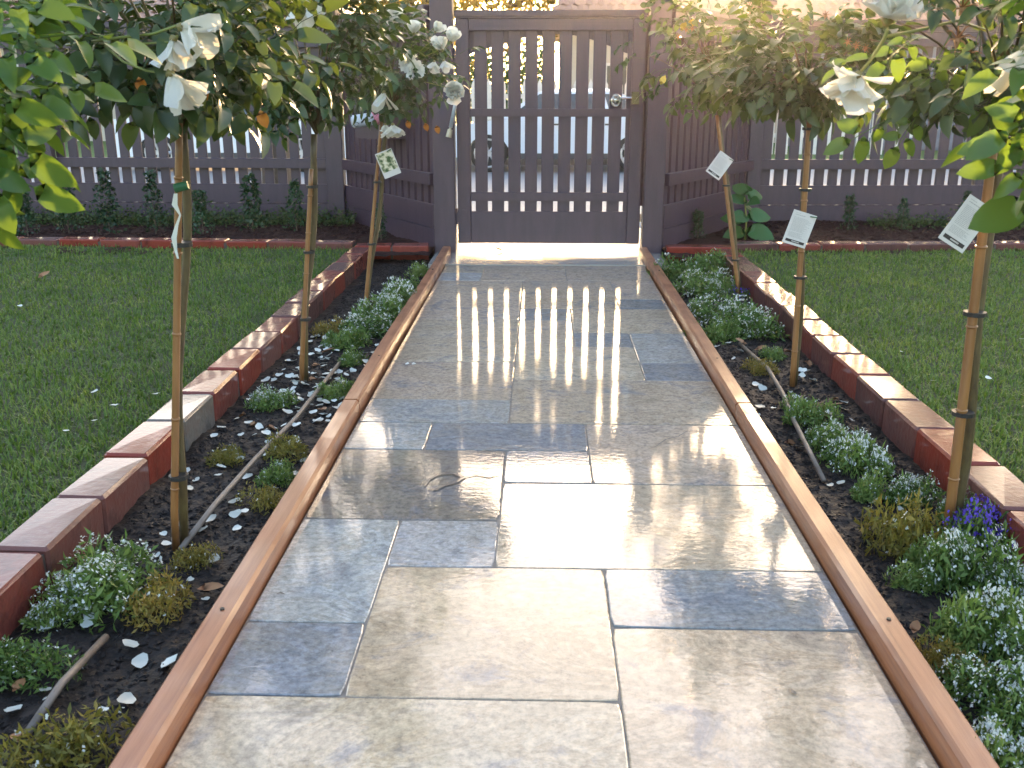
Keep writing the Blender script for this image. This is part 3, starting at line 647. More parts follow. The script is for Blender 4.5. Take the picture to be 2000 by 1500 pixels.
# ------------------------------------------------------------------ lawns: blades
def grass(x0, x1, y0, y1, n, seed):
    r = np.random.RandomState(seed)
    x = r.uniform(x0, x1, n*2); y = r.uniform(y0, y1, n*2)
    keep = r.uniform(0, 1, n*2) < np.clip(1.9/np.maximum(y, .9), .3, 1); x = x[keep][:n]; y = y[keep][:n]; n = len(x)
    z = np.array([lawnz(a, b) for a, b in zip(x, y)]) - .003
    a = r.uniform(0, 2*np.pi, n); L = r.uniform(.014, .034, n); w = r.uniform(.0009, .0021, n)*(1+y*.12); tilt = r.uniform(.2, 1.25, n)
    P = np.stack([x, y, z], 1); s = np.stack([-np.sin(a), np.cos(a), a*0], 1)*w[:,None]
    m = P + np.stack([np.cos(a)*np.sin(tilt*.6), np.sin(a)*np.sin(tilt*.6), np.cos(tilt*.6)], 1)*L[:,None]*.55
    t = m + np.stack([np.cos(a)*np.sin(tilt*1.3), np.sin(a)*np.sin(tilt*1.3), np.cos(tilt*1.3)], 1)*L[:,None]*.5
    V = np.concatenate([np.stack([P-s, P+s, m+s*.9, m-s*.9], 1), np.stack([m-s*.9, m+s*.9, t+s*.15, t-s*.15], 1)], 1).reshape(-1,3)
    return V
g = link('lawn_grass', quads_mesh('lawn_grass', grass(-4.6, -1.015, .9, 5.62, 150000, 1), M_grass)); tag(g, 'short mown green grass of the left lawn', 'grass', kind='stuff')
g = link('lawn_grass', quads_mesh('lawn_grass', grass(1.07, 4.2, 1.2, 5.62, 130000, 2), M_grass)); tag(g, 'short mown green grass of the right lawn', 'grass', kind='stuff')

# mulch, crumbs of soil
def crumbs(x0, x1, y0, y1, n, zf, s0, s1, seed):
    r = random.Random(seed); mb = MB()
    for _ in range(n):
        x = r.uniform(x0, x1); y = r.uniform(y0, y1); z = zf(x, y); s = r.uniform(s0, s1)
        q = Matrix.Rotation(r.uniform(0,6.3),3,'Z') @ Matrix.Rotation(r.uniform(-.6,.6),3,'X')
        b = [Vector((-s,-s*.5,0)),Vector((s,-s*.4,0)),Vector((s*.8,s*.5,0)),Vector((-s*.7,s*.6,0)),Vector((r.uniform(-.3,.3)*s,0,s*.55))]
        mb.add([q@v+Vector((x,y,z)) for v in b], [(0,1,4),(1,2,4),(2,3,4),(3,0,4)])
    return mb
for x0, x1, sd_, lab in ((-.9,-.57,1,'dark crumbs of wet soil over the left flower bed'), (.61,.95,2,'dark crumbs of wet soil over the right flower bed')):
    tag(link('soil_crumbs', crumbs(x0, x1, .6, 5.4, 9000, soilz, .002, .010, sd_).mesh('soil_crumbs', M_soil)), lab, 'soil', kind='stuff')
for x0, x1, sd_, lab in ((-4.6,-1.1,3,'brown bark chips over the hedge bed behind the left lawn'), (1.1,4.4,4,'brown bark chips over the hedge bed behind the right lawn')):
    tag(link('bark_chips', crumbs(x0, x1, 5.62, 6.85, 4000, backz, .008, .022, sd_).mesh('bark_chips', M_bark)), lab, 'mulch', kind='stuff')
tag(link('groundcover', quads_mesh('groundcover', scatter_leaves(9000, lambda r: (lambda x,y: (x,y,backz(x,y)+abs(r.normal())*.045))(r.uniform(-4.6,-1.25), 6.62+r.normal()*.09), .022, seed=21, flat=.3), M_cover)), 'low green ground cover along the foot of the left fence', 'ground cover', kind='stuff')
tag(link('groundcover', quads_mesh('groundcover', scatter_leaves(3500, lambda r: (lambda x,y: (x,y,backz(x,y)+abs(r.normal())*.035))(r.uniform(2.2,4.2), 6.6+r.normal()*.10), .022, seed=22, flat=.3), M_cover)), 'low green ground cover along the foot of the right fence', 'ground cover', kind='stuff')

# young hedge plants
box_me = []
for k in range(4):
    def bpos(r, k=k):
        z = r.uniform(.03, 1)**.8; rad = .062*(1-z*.62)*(1+.25*math.sin(z*9+k)); a = r.uniform(0, 6.28); q = rad*r.uniform(.2,1)**.5
        return (q*math.cos(a), q*math.sin(a), z*(.22+.03*k))
    box_me.append(quads_mesh('foliage', scatter_leaves(420, bpos, .022, seed=30+k, aspect=.55), M_box))
bst = MB().tube([(0,0,-.02),(.004,0,.1),(0,.004,.2)], [.005,.004,.002], 5).mesh('stem', M_trunk)
spots = [(55,460),(135,455),(215,458),(305,458),(397,458),(495,452),(580,450),(745,470),(1362,468),(1655,452),(1760,450),(1880,450)]
names = ['at the far left end of the hedge bed','second from the left end of the hedge bed','left of the thick-stemmed rose stake','just left of the nearest left rose stem',
 'just right of the nearest left rose stem','midway between the two left rose stems','just left of the second left rose stem','small and dark below the letterbox',
 'below the small tag beside the right gate post','right of the middle plant tag against the fence','third from the right gate post against the fence','behind the largest plant tag']
for k, (p, nm) in enumerate(zip(spots, names)):
    q = on(p[0], p[1], .02); t = thing('hedge_seedling', q, 'young dark green hedge plant '+nm, 'shrub', 'young hedge plants along the fence', rng.uniform(0,6))
    f = link('foliage', box_me[k % 4], t, Matrix.Scale(rng.uniform(.85,1.15)*(1.25 if k < 7 else .8), 4)); link('stem', bst, t)

# large-leaved plant near right gate post
def leaf_mesh(L, W, mat, name='leaf', fold=.25, droop=.25, n=6, tip=.0):
    mb = MB(); rows = []
    for i in range(n+1):
        t = i/n; w = W*.5*(math.sin(math.pi*t**.88)**.72) if 0 < i < n else 0
        z = -droop*L*t*t; x = L*t
        if w == 0: mb.v.append((x, 0, z)); rows.append((len(mb.v)-1,))
        else:
            mb.v += [(x, -w, z+fold*w), (x, 0, z), (x, w, z+fold*w)]; k = len(mb.v); rows.append((k-3, k-2, k-1))
    for a, b in zip(rows[:-1], rows[1:]):
        if len(a) == 1: mb.f += [(a[0], b[1], b[0])[::-1], (a[0], b[2], b[1])[::-1]]
        elif len(b) == 1: mb.f += [(a[0], a[1], b[0]), (a[1], a[2], b[0])]
        else: mb.f += [(a[0], a[1], b[1], b[0]), (a[1], a[2], b[2], b[1])]
    mb.m = [0]*len(mb.f); return mb
hp = on(1455, 470, .01); hy = thing('hydrangea', hp, 'young plant with broad bright green leaves at the corner post of the right fence', 'plant')
part('stem', MB().tube([(0,0,-.02),(0,0,.12),(-.02,0,.26)], [.007,.006,.004], 6), M_cane, hy)
lm = leaf_mesh(.15, .10, M_hyd, droop=.35).mesh('leaf', M_hyd, True)
for k, (a, z, el, s) in enumerate([(2.9,.10,.3,1.1),(.2,.12,.2,1.2),(-.6,.06,-.1,1.25),(3.6,.05,.0,1.0),(1.4,.16,.5,1),(.6,.22,.35,1.0),(2.5,.24,.6,.9),(-1.4,.2,.3,.85),(-2.2,.13,.1,1.0),(4.6,.26,.8,.6),(3.2,.2,.4,.9)]):
    link('leaf', lm, hy, T(0,0,z*1.15) @ Matrix.Rotation(a,4,'Z') @ Matrix.Rotation(-el,4,'Y') @ Matrix.Rotation((.9 if math.cos(a) > 0 else -.9)*.9,4,'X') @ Matrix.Scale(s*.95,4))

# ------------------------------------------------------------------ rose trees
def compound(seed, s=1.0):
    r = random.Random(seed); mb = MB(); L = .085*s
    ax = [Vector((0,0,0)), Vector((L*.5,0,.006)), Vector((L,0,-.004))]
    mb.tube(ax, [.0011,.0009,.0006], 4, caps=False)
    def leaflet(base, ang, size):
        l = leaf_mesh(size, size*.54, None, fold=r.uniform(.15,.5), droop=r.uniform(.1,.6), n=5)
        M = Matrix.Translation(base) @ Matrix.Rotation(ang, 4, 'Z') @ Matrix.Rotation(r.uniform(-.35,.35), 4, 'X') @ Matrix.Rotation(r.uniform(-.1,.5), 4, 'Y')
        mb.add([M @ Vector(v) for v in l.v], l.f)
    leaflet(Vector((L,0,-.004)), r.uniform(-.1,.1), .052*s*r.uniform(.9,1.15))
    for u, z in ((.42, .004), (.78, .001)):
        for sg in (-1, 1):
            if u < .5 and r.random() < .25: continue
            leaflet(Vector((L*u, sg*.004, z)), sg*r.uniform(.85,1.25), (.036 if u < .5 else .045)*s*r.uniform(.85,1.15))
    return mb
LEAF = [compound(100+k).mesh('leaf', M_rose, True) for k in range(7)]
LEAFN = [compound(200+k).mesh('leaf', M_roseN, True) for k in range(7)]
YL = leaf_mesh(.030,.02,None,n=4).mesh('leaf', M_orange, True); YL2 = leaf_mesh(.045,.03,None,n=4).mesh('leaf', M_yleaf, True)
def orient(d, up):
    x = d.normalized(); y = up.cross(x)
    if y.length < 1e-3: y = Vector((0,1,0)).cross(x)
    y.normalize(); z = x.cross(y)
    return Matrix((x, y, z)).transposed().to_4x4()
def petal(w, l, cup, ruf, r, n=4):
    mb = MB(); ph = r.uniform(0, 6)
    for i in range(n+1):
        t = i/n; ww = w*.5*(.35+.9*math.sin(t*math.pi*.62)**.8)
        if i == n: ww *= .72
        for j in range(n+1):
            u = j/n*2-1; y = u*ww; x = l*t*(1-.10*u*u*t) ; z = cup*l*(t**1.6)*.5 + .28*w*u*u*(.4+t*.6)*cup + ruf*w*math.sin(u*5+ph+t*3)*t
            mb.v.append((x, y, z))
    for i in range(n):
        for j in range(n):
            a = i*(n+1)+j; mb.f.append((a, a+1, a+n+2, a+n+1)); mb.m.append(0)
    return mb
def bloom(parent, root, p, axis, size, seed, kind='droop', sub=False, label=None):
    """rose flower: centre p, facing axis. kinds: bud, full, droop"""
    r = random.Random(seed); A = Vector(axis).normalized(); up = Vector((.3,.2,1)) if abs(A.z) < .9 else Vector((1,0,0))
    M = Matrix.Translation(Vector(p)-root) @ orient(A, up)
    b = link('flower', MB().tube([(-.10*size,0,0),(0,0,0),(.10*size,0,0)], [.05*size,.13*size,.10*size], 8).mesh('flower', M_calyx, True), parent, M)
    if label: b['label'] = label
    rings = {'bud': [(5,.75,.20),(4,.7,.08)], 'full': [(6,.55,.95),(6,.55,.62),(5,.48,.36),(4,.4,.15)], 'droop': [(6,.95,.42),(4,.85,.22)], 'ragged': [(3,1.0,.35),(2,.9,.1)], 'skirt': [(6,.80,.55),(5,.92,.30),(3,.7,.95)]}[kind]
    acc = MB()
    for n, l, opn in rings:
        for k in range(n):
            a = 2*math.pi*(k+r.uniform(-.25,.25))/n; pm = petal(size*(.62 if kind != 'bud' else .55)*r.uniform(.85,1.15), size*l*r.uniform(.85,1.15), -.35 if kind in ('full',) else .5, .14 if kind != 'bud' else .03, r, 6 if sub else 4)
            Q = Matrix.Rotation(a, 4, 'X') @ Matrix.Rotation(-opn*1.25*r.uniform(.8,1.2), 4, 'Y') @ Matrix.Translation((.06*size,0,-.02*size if kind!='bud' else .0)) @ Matrix.Rotation(0, 4, 'X')
            if sub: link('petal', pm.mesh('petal', M_petal, True), b, Q)
            else: acc.add([Q @ Vector(v) for v in pm.v], pm.f)
    if not sub: link('petals', acc.mesh('petals', M_petal, True), b)
    return b
def P(x, y, Y): return at(x, y, Y)
# open gaps between the crowns through which the low sun reaches the nearest right blooms and leaves
GAPS = [(P(1652,190,1.58), .075), (P(1745,10,1.56), .06), (P(1935,90,1.72), .06), (P(1990,210,1.2), .06), (P(1850,60,1.85), .05)]
def in_gap(q, t0=.05):
    for o, rr_ in GAPS:
        v = q-o; t_ = v.dot(sd)
        if t_ > t0 and (v-sd*t_).length < rr_: return True
    return False
def rose(label, base, top, c, rad, nleaf, seed, near=False, canes=None, sizef=1.0, stem=.011, droop=.2, skip_stem=False, flat=.75, zmin=-9):
    r = random.Random(seed); base = Vector(base); top = Vector(top); c = Vector(c)
    t = thing('rose_tree', base, label, 'rose', 'standard roses along the two beds'); t['group'] = 'standard roses along the two beds'
    if not skip_stem:
        pts = []; 
        for i in range(13):
            u = i/12; p = base.lerp(top, u); pts.append(p - base + Vector((.006*math.sin(u*9+seed), .006*math.cos(u*7+seed), 0)))
        pts[0].z -= .03
        part('trunk', MB().tube(pts, [stem*(1.12-.25*i/12)*(1.10 if i % 4 == 2 else 1) for i in range(13)], 9), M_stem, t, True)
    cm = MB(); nodes = []
    for k in range(16):
        a = r.uniform(0, 6.283); u = r.uniform(-.35, 1); q = math.sqrt(max(0, 1-u*u))
        e = c + Vector((q*math.cos(a)*rad, q*math.sin(a)*rad, u*rad*flat))*r.uniform(.7,1.0)
        m = top.lerp(e, .45) + Vector((0,0,.25*rad)); pts = []
        for i in range(7):
            s = i/6; p = top*(1-s)**2 + m*2*s*(1-s) + e*s*s; pts.append(p-base)
            if i > 1: nodes.append((p, (e-top).normalized(), s))
        cm.tube(pts, [.0042-.0005*i for i in range(7)], 5)
    part('branches', cm, M_cane if near else M_stem, t, True)
    pool = LEAFN if near else LEAF
    for k in range(nleaf):
        p, d, s = r.choice(nodes)
        p0 = p
        for _ in range(12):
            p = p0 + Vector((r.gauss(0,1), r.gauss(0,1), r.gauss(0,.9)))*rad*.19
            if p.z > zmin+.045 and not in_gap(p) and not in_gap(p+(p-c).normalized()*.05): break
            p0 = r.choice(nodes)[0]
        out = (p-c); out = out.normalized() if out.length > .01 else Vector((1,0,0))
        dr = (out + d*.4 + Vector((r.gauss(0,.55), r.gauss(0,.55), r.gauss(0,.4)-droop))).normalized()
        if p.z < zmin+.10: dr.z = max(dr.z, -.45)
        up = (Vector((0,0,1)) + out*.5 + Vector((r.gauss(0,.35), r.gauss(0,.35), 0)))
        link('leaf', r.choice(pool), t, Matrix.Translation(p-base) @ orient(dr, up) @ Matrix.Scale(sizef*r.uniform(.75,1.15), 4))
    return t
def cane(t, base, pts, r0=.0028, mat=None): part('branch', MB().tube([Vector(p)-base for p in pts], [r0*(1-.3*i/len(pts)) for i in range(len(pts))], 6), mat or M_cane, t, True)
def stake(label, a, b, ties, rad=.0085, tiemat=None):
    a = Vector(a); b = Vector(b); d = b-a
    t = thing('bamboo_stake', a, label, 'stake', 'bamboo stakes holding the roses')
    mb = MB(); pts = []; rs = []
    for i in range(15):
        u = i/14; pts.append(d*u*1.0 - (Vector((0,0,.04)) if i == 0 else Vector())); rs.append(rad*(1.0-.15*u))
    mb.tube(pts, rs, 10)
    c = part('cane', mb, M_bamboo, t, True)
    nd = MB()
    for u in (.13,.31,.52,.71,.88): part('cane_node', MB().tube([d*(u-.004), d*u, d*(u+.004)], [rad*.95, rad*1.16, rad*.95], 10), M_bamboo, t, True)
    for u, off in ties:
        p = d*u + Vector(off)*.5
        part('tie', MB().tube([p+Vector((0,0,-.004)), p+Vector((0,0,.004))], [rad*1.3+Vector(off).length*.62]*2, 12), tiemat or M_black, t)
    return t

# left row
Y1, Y2, Y3 = 1.83, 3.03, 4.0
b = P(352, 1055, Y1); tp = P(360, 235, Y1+.02)
L1 = rose('nearest left standard rose with a bare double stem and drooping white blooms', b, tp, P(290, 45, Y1), .265, 300, 1, sizef=1.0, stem=.0085, zmin=P(300,250,Y1).z)
stake('bamboo stake standing beside the nearest left rose stem, tied in green and black', P(340, 1050, Y1-.03), P(350, 240, Y1-.01), [(.16,(.012,.01,0)), (.73,(.012,.01,0))], .0078)
part('tie', MB().tube([(-.012,0,0),(.012,.003,.006)], [.009,.008], 10), M_tie, bpy.data.objects['bamboo_stake'], M=Matrix.Translation(P(354, 368, Y1-.02)-P(340,1050,Y1-.03)))
rp = P(343, 375, Y1-.035)
rb = thing('ribbon', rp, 'thin white ribbon hanging twisted on the nearest left rose stem', 'ribbon')
mb = MB(); q = [(343,378),(341,400),(352,420),(345,440),(340,465),(343,490),(348,505)]
pts = [P(x, y, Y1-.035)-rp for x, y in q]
for i, p_ in enumerate(pts):
    w = .0035+.002*math.sin(i*2); mb.v += [tuple(p_+Vector((-w,0,0))), tuple(p_+Vector((w,.003*math.sin(i*3),0)))]
for i in range(len(pts)-1): mb.f.append((2*i,2*i+1,2*i+3,2*i+2)); mb.m.append(0)
part('ribbon_strip', mb, M_fallen, rb)
b2 = P(592, 742, Y2); tp2 = P(618, 262, Y2)
L2 = rose('second left standard rose, round dark crown above the widest spread of fallen petals', b2, tp2, P(598, 85, Y2), .235, 290, 2, sizef=.95, zmin=P(600,255,Y2).z)
stake('bamboo stake tied against the second left rose stem', P(588, 742, Y2-.02), P(608, 330, Y2-.02), [(.30,(.008,.01,0)), (.62,(.008,.01,0)), (.92,(.008,.01,0))], .008)
b3 = P(715, 615, Y3); tp3 = P(760, 225, Y3)
L3 = rose('farthest left standard rose beside the gate, its pale crown full of small white blooms', b3, tp3, P(792, 140, Y3), .225, 260, 3, sizef=.80, stem=.009, zmin=P(790,250,Y3).z)
stake('short bamboo stake at the farthest left rose, its top standing free below the letterbox', P(712, 615, Y3-.02), P(745, 238, Y3-.02), [(.38,(.008,.01,0)), (.7,(.008,.01,0))], .008)
# right row
YR1, YR2, YR3 = 4.44, 3.03, 1.95
R1 = rose('farthest right standard rose beside the gate latch on a leaning stem', P(1447, 575, YR1), P(1402, 212, YR1), P(1390, 85, YR1), .28, 300, 4, sizef=1.05, zmin=P(1400,235,YR1).z)
stake('bamboo stake leaning with the farthest right rose stem', P(1443, 575, YR1-.02), P(1400, 225, YR1-.02), [(.2,(.008,.01,0)), (.62,(.008,.01,0))], .009)
R2 = rose('middle right standard rose with a dark crown on a kinked stem', P(1556, 750, YR2), P(1578, 225, YR2), P(1560, 122, YR2), .235, 290, 5, sizef=1.0, flat=.5, zmin=P(1560,235,YR2).z, stem=.008)
stake('bamboo stake in front of the middle right rose', P(1548, 748, YR2-.03), P(1581, 235, YR2-.03), [(.42,(.008,.01,0)), (.97,(.0,.01,0)), (.75,(.006,.01,0))], .0095)
R3 = rose('nearest right standard rose, sunlit yellow green leaves over a thick stem', P(1866, 1030, YR3), P(1955, 245, YR3), P(1925, 35, YR3), .27, 290, 6, near=False, sizef=.9, stem=.011, zmin=P(1900,255,YR3).z)
stake('thick bamboo stake beside the nearest right rose', P(1852, 1028, YR3-.03), P(1946, 230, YR3-.03), [(.30,(.01,.01,0)), (.55,(.01,.01,0))], .0105)
# near crowns at both frame edges (their stems stand outside the picture)
L0 = rose('very near rose reaching in from the left edge with large bright leaves', P(-260, 1500, 1.08), P(-240, 420, 1.08), P(-265, 110, 1.12), .17, 130, 7, near=True, sizef=.95)
R0 = rose('very near rose at the right edge, one big leaf over the largest tag', P(2320, 1500, 1.10), P(2300, 430, 1.10), P(2290, 90, 1.15), .165, 110, 8, near=True, sizef=.95)

def leaves_at(t, base, lst, Y, pool=None, s=1.0):
    for k, (x, y, ang, el, sz) in enumerate(lst):
        p = P(x, y, Y+rng.uniform(-.03,.03)); a = R(ang)
        d = Vector((math.cos(a), rng.uniform(-.5,.2), -math.sin(a)))   # ang: clockwise screen angle
        up = Vector((0, -.75, 1)) + Vector((rng.uniform(-.3,.3), 0, 0)) if el else Vector((rng.uniform(-.2,.2), -1, .35))
        link('leaf', rng.choice(pool or LEAFN), t, Matrix.Translation(p-base) @ orient(d, up) @ Matrix.Scale(sz*s, 4))
leaves_at(L0, L0.location, [(-70,60,20,1,1.0),(-90,130,25,0,1.0),(-70,200,40,0,1.0),(-80,250,55,1,1.0),(-80,290,30,0,1.0),(-40,20,-5,1,.9),(-80,330,60,0,.8),(-10,80,10,1,.7),(-80,180,5,1,.9),(-40,300,75,0,.7)], 1.12)
leaves_at(R0, R0.location, [(2090,350,190,0,.9),(2090,180,150,0,1.0),(2080,120,175,1,.9),(2090,250,170,0,.9)], 1.15)
leaves_at(R3, R3.location, [(1860,60,120,0,1.0),(1920,40,100,0,1.0),(1960,110,110,0,1.1),(1800,70,150,1,1.0),(1830,110,95,0,.9),(1940,170,100,0,1.0),(1700,110,160,1,.7),(1760,220,150,0,1.1),(1800,210,120,0,.9)], 1.85, LEAFN)
for x, y, k in ((270,150,0),(390,160,0),(960,900,9),(508,215,0)):
    if k == 0: link('leaf', YL, L1, Matrix.Translation(P(x, y, Y1-.18)-L1.location) @ orient(Vector((.3,-.1,-1)), Vector((0,-1,.2))))
for x, y in ((795,235),(852,245),(830,240)): link('leaf', YL, L3, Matrix.Translation(P(x, y, Y3-.15)-L3.location) @ orient(Vector((.3,-.1,-1)), Vector((0,-1,.2))) @ Matrix.Scale(1.1,4))
for x, y in ((1290,165),(1330,60),(1345,55)): link('leaf', YL2, R1, Matrix.Translation(P(x, y, YR1-.18)-R1.location) @ orient(Vector((.3,-.1,.6)), Vector((0,-1,.2))) @ Matrix.Scale(.9,4))

# long bare shoots and blooms
o1 = L1.location
cane(L1, o1, [P(130,88,1.7), P(220,75,1.62), P(300,66,1.58), P(345,50,1.56)], .0026)
cane(L1, o1, [P(150,82,1.7), P(240,88,1.62), P(330,82,1.58)], .0022)
cane(L1, o1, [P(205,90,1.64), P(240,120,1.6), P(285,138,1.58), P(330,145,1.57)], .0022)
bloom(L1, o1, P(352,52,1.56), (1.0,-.3,-.5), .055, 1, 'ragged', True, 'spent white flower with petals hanging right')
bloom(L1, o1, P(338,75,1.57), (.15,-.1,-1), .052, 2, 'ragged', True, 'spent white flower with one long petal')
bloom(L1, o1, P(332,143,1.56), (.45,-.1,-1), .060, 3, 'ragged', True, 'withered cream flower pointing down')
o2 = L2.location
bloom(L2, o2, P(580,-5,2.8), (.5,-.4,-.9), .085, 4, 'ragged', True, 'white flower hanging from the top of the crown')
o3 = L3.location
for k, (x, y, sz, kd, ax) in enumerate([(775,40,.07,'full',(-.2,-.7,.6)),(808,66,.058,'bud',(.1,-.4,1)),(850,62,.052,'bud',(.6,-.5,.6)),(881,82,.06,'bud',(.3,-.5,.9)),(863,98,.066,'bud',(-.2,-.6,.8)),
      (795,118,.050,'droop',(.2,-.8,-.3)),(755,157,.05,'full',(0,-.8,.4)),(808,142,.05,'droop',(.2,-.8,.2)),(887,182,.078,'full',(.1,-.9,.25)),(750,180,.07,'ragged',(0,-.3,-1)),
      (848,120,.045,'ragged',(-.1,-.4,-1)),(867,118,.045,'ragged',(.3,-.4,-1)),(767,243,.062,'droop',(.15,-.3,-1)),(753,243,.04,'bud',(0,-.3,-1)),(700,110,.04,'ragged',(0,-.6,-1)),(655,95,.03,'ragged',(0,-.6,-1))]):
    bloom(L3, o3, P(x, y, Y3-.22+.02*(k % 3)), ax, sz*1.0, 20+k, kd)
for q in ([(820,100),(845,78),(851,64)], [(830,110),(870,92),(880,86)], [(800,100),(806,80)], [(830,160),(870,170),(884,178)]): cane(L3, o3, [P(x,y,Y3-.2) for x,y in q], .002)
o6 = R3.location
bloom(R3, o6, P(1733,40,1.58), (.15,-.25,1), .082, 50, 'full', True, 'large open white rose seen from below at the top edge')
bloom(R3, o6, P(1676,146,1.60), (-.30,.10,-1), .062, 51, 'skirt', True, 'cream white rose hanging upside down, glowing in the sun')
cane(R3, o6, [P(1733,58,1.58), P(1726,78,1.59), P(1700,118,1.6), P(1680,142,1.6)], .0032)
cane(R3, o6, [P(1728,72,1.6), P(1790,60,1.66), P(1870,40,1.75), P(1930,60,1.9)], .0028)
link('leaf', leaf_mesh(.045,.022,None,n=5).mesh('leaf', M_roseN, True), R3, Matrix.Translation(P(1706,112,1.6)-o6) @ orient(Vector((-1,0,.05)), Vector((0,-.6,1))))
bloom(R0, R0.location, P(2004,96,1.2), (-.2,-.3,-1), .055, 52, 'ragged', False)
cane(R0, R0.location, [P(2060,255,1.2), P(1990,278,1.25), P(1925,302,1.3)], .0024)
cane(R0, R0.location, [P(2100,300,1.2), P(2030,372,1.2), P(2000,395,1.2)], .0024)
def spent(t, o, p, s):
    mb = MB()
    for k in range(7):
        a = k*.9; e = Vector((math.cos(a)*s*.5, -s*.2, math.sin(a)*s*.5)); mb.tube([Vector(), e*.6+Vector((0,0,s*.1)), e], [.0018,.0012,.0005], 4)
    mb.tube([(0,0,-s*.3),(0,0,0)], [.002,.006], 6)
    link('spent_bud', mb.mesh('spent_bud', M_dead, True), t, Matrix.Translation(Vector(p)-o))
spent(R0, R0.location, P(1915,298,1.32), .03); spent(R3, o6, P(1870,75,1.7), .05); spent(R3, o6, P(1890,105,1.72), .04); spent(R3, o6, P(1880,15,1.75), .05)
for x, y in ((1325,72),(1340,58),(1352,56)): spent(R1, R1.location, P(x, y, 4.15), .03)
for x, y in ((1612,30),(1655,82),(1672,90),(1690,95)): spent(R2, R2.location, P(x, y, 2.85), .025)

# ------------------------------------------------------------------ plant tags
M_photo, nt0, n0_, l0_, p0_ = newmat('printed_rose_photo')
_tc = n0_.new('ShaderNodeTexCoord'); _nz = n0_.new('ShaderNodeTexNoise'); _nz.inputs['Scale'].default_value = 55; _nz.inputs['Detail'].default_value = 2; l0_.new(_tc.outputs['Object'], _nz.inputs['Vector'])
_r = ramp(n0_, [(.38, (.04,.09,.03)), (.47, (.25,.27,.16)), (.56, (.62,.58,.42)), (.7, (.7,.69,.6))]); l0_.new(_nz.outputs['Fac'], _r.inputs[0]); l0_.new(_r.outputs[0], p0_.inputs['Base Color']); p0_.inputs['Roughness'].default_value = .3
def plant_tag(label, corners, Y, photo=False, full=True):
    # corners: top-left, top-right, bottom-left, bottom-right in the card's own frame
    tl, tr, bl = [P(x, y, Y) for x, y in corners[:3]]
    ex = tr-tl; ey = tl-bl; w = ex.length; h = ey.length; ex.normalize(); ez = ex.cross(ey).normalized(); ey = ez.cross(ex)
    M = Matrix((ex, ey, ez)).transposed().to_4x4(); M.translation = bl
    t = bpy.data.objects.new('plant_tag', None); COL.objects.link(t); t.matrix_world = M
    tag(t, label, 'plant tag', 'care tags hanging on the roses')
    mb = MB(); mb.box(0, w, 0, h, -.0006, 0)
    part('card', mb, M_white, t)
    if photo:
        part('printed_photo', MB().box(w*.05, w*.95, h*.22, h*.95, .0002, .0005), M_photo, t)
    else:
        tx = MB(); r = random.Random(int(w*1e5)); y = .93
        rows = [(.93,.12,.35,.010),(.875,.12,.55,.016)] + [(.80-.030*k, .12, .12+.76*r.uniform(.7,1), .009) for k in range(14)] + [(.355-.026*k, .12, .12+.76*r.uniform(.6,1), .008) for k in range(6)]
        for yy, xa, xb, hh in rows:
            x = xa
            while x < xb:
                l = r.uniform(.03,.10); tx.box(w*x, w*min(x+l, xb), h*yy, h*(yy+hh), .0002, .0004); x += l+.018
        part('printed_text', tx, M_ink, t)
        part('printed_bar', MB().box(w*.10, w*.90, h*.07, h*.15, .0002, .0005), M_bar, t)
        wd = MB(); x = .36
        while x < .66: wd.box(w*x, w*(x+.022), h*.095, h*.125, .0006, .0008); x += .033
        part('printed_word', wd, M_white, t)
    part('tie', MB().tube([(w*.72,h*.93,.002),(w*.86,h*.95,.006),(w*1.0,h*.96,.003)], .0016, 6), M_tie, t)
plant_tag('largest plant tag, tilted, half covered by a green leaf at the nearest right rose', [(1897,380),(1945,412),(1832,464)], 1.86)
plant_tag('medium plant tag with printed text tied to the middle right rose stem', [(1550,408),(1595,422),(1527,472)], 2.94)
plant_tag('small plant tag with printed text tied to the leaning right rose stem by the gate', [(1409,295),(1435,314),(1378,334)], 4.34)
plant_tag('plant tag printed with a picture of white roses hanging on the farthest left rose', [(729,303),(761,290),(752,350)], 3.9, True)
# exact card sizes are set by their own edges above; the leaf in front of the largest one:
link('leaf', leaf_mesh(.075,.045,None,fold=.15,droop=.1,n=6).mesh('leaf', M_roseN, True), R0, Matrix.Translation(P(2010,398,1.2)-R0.location) @ orient(Vector((-1,-.1,-.38)), Vector((-.2,-1,.5))))

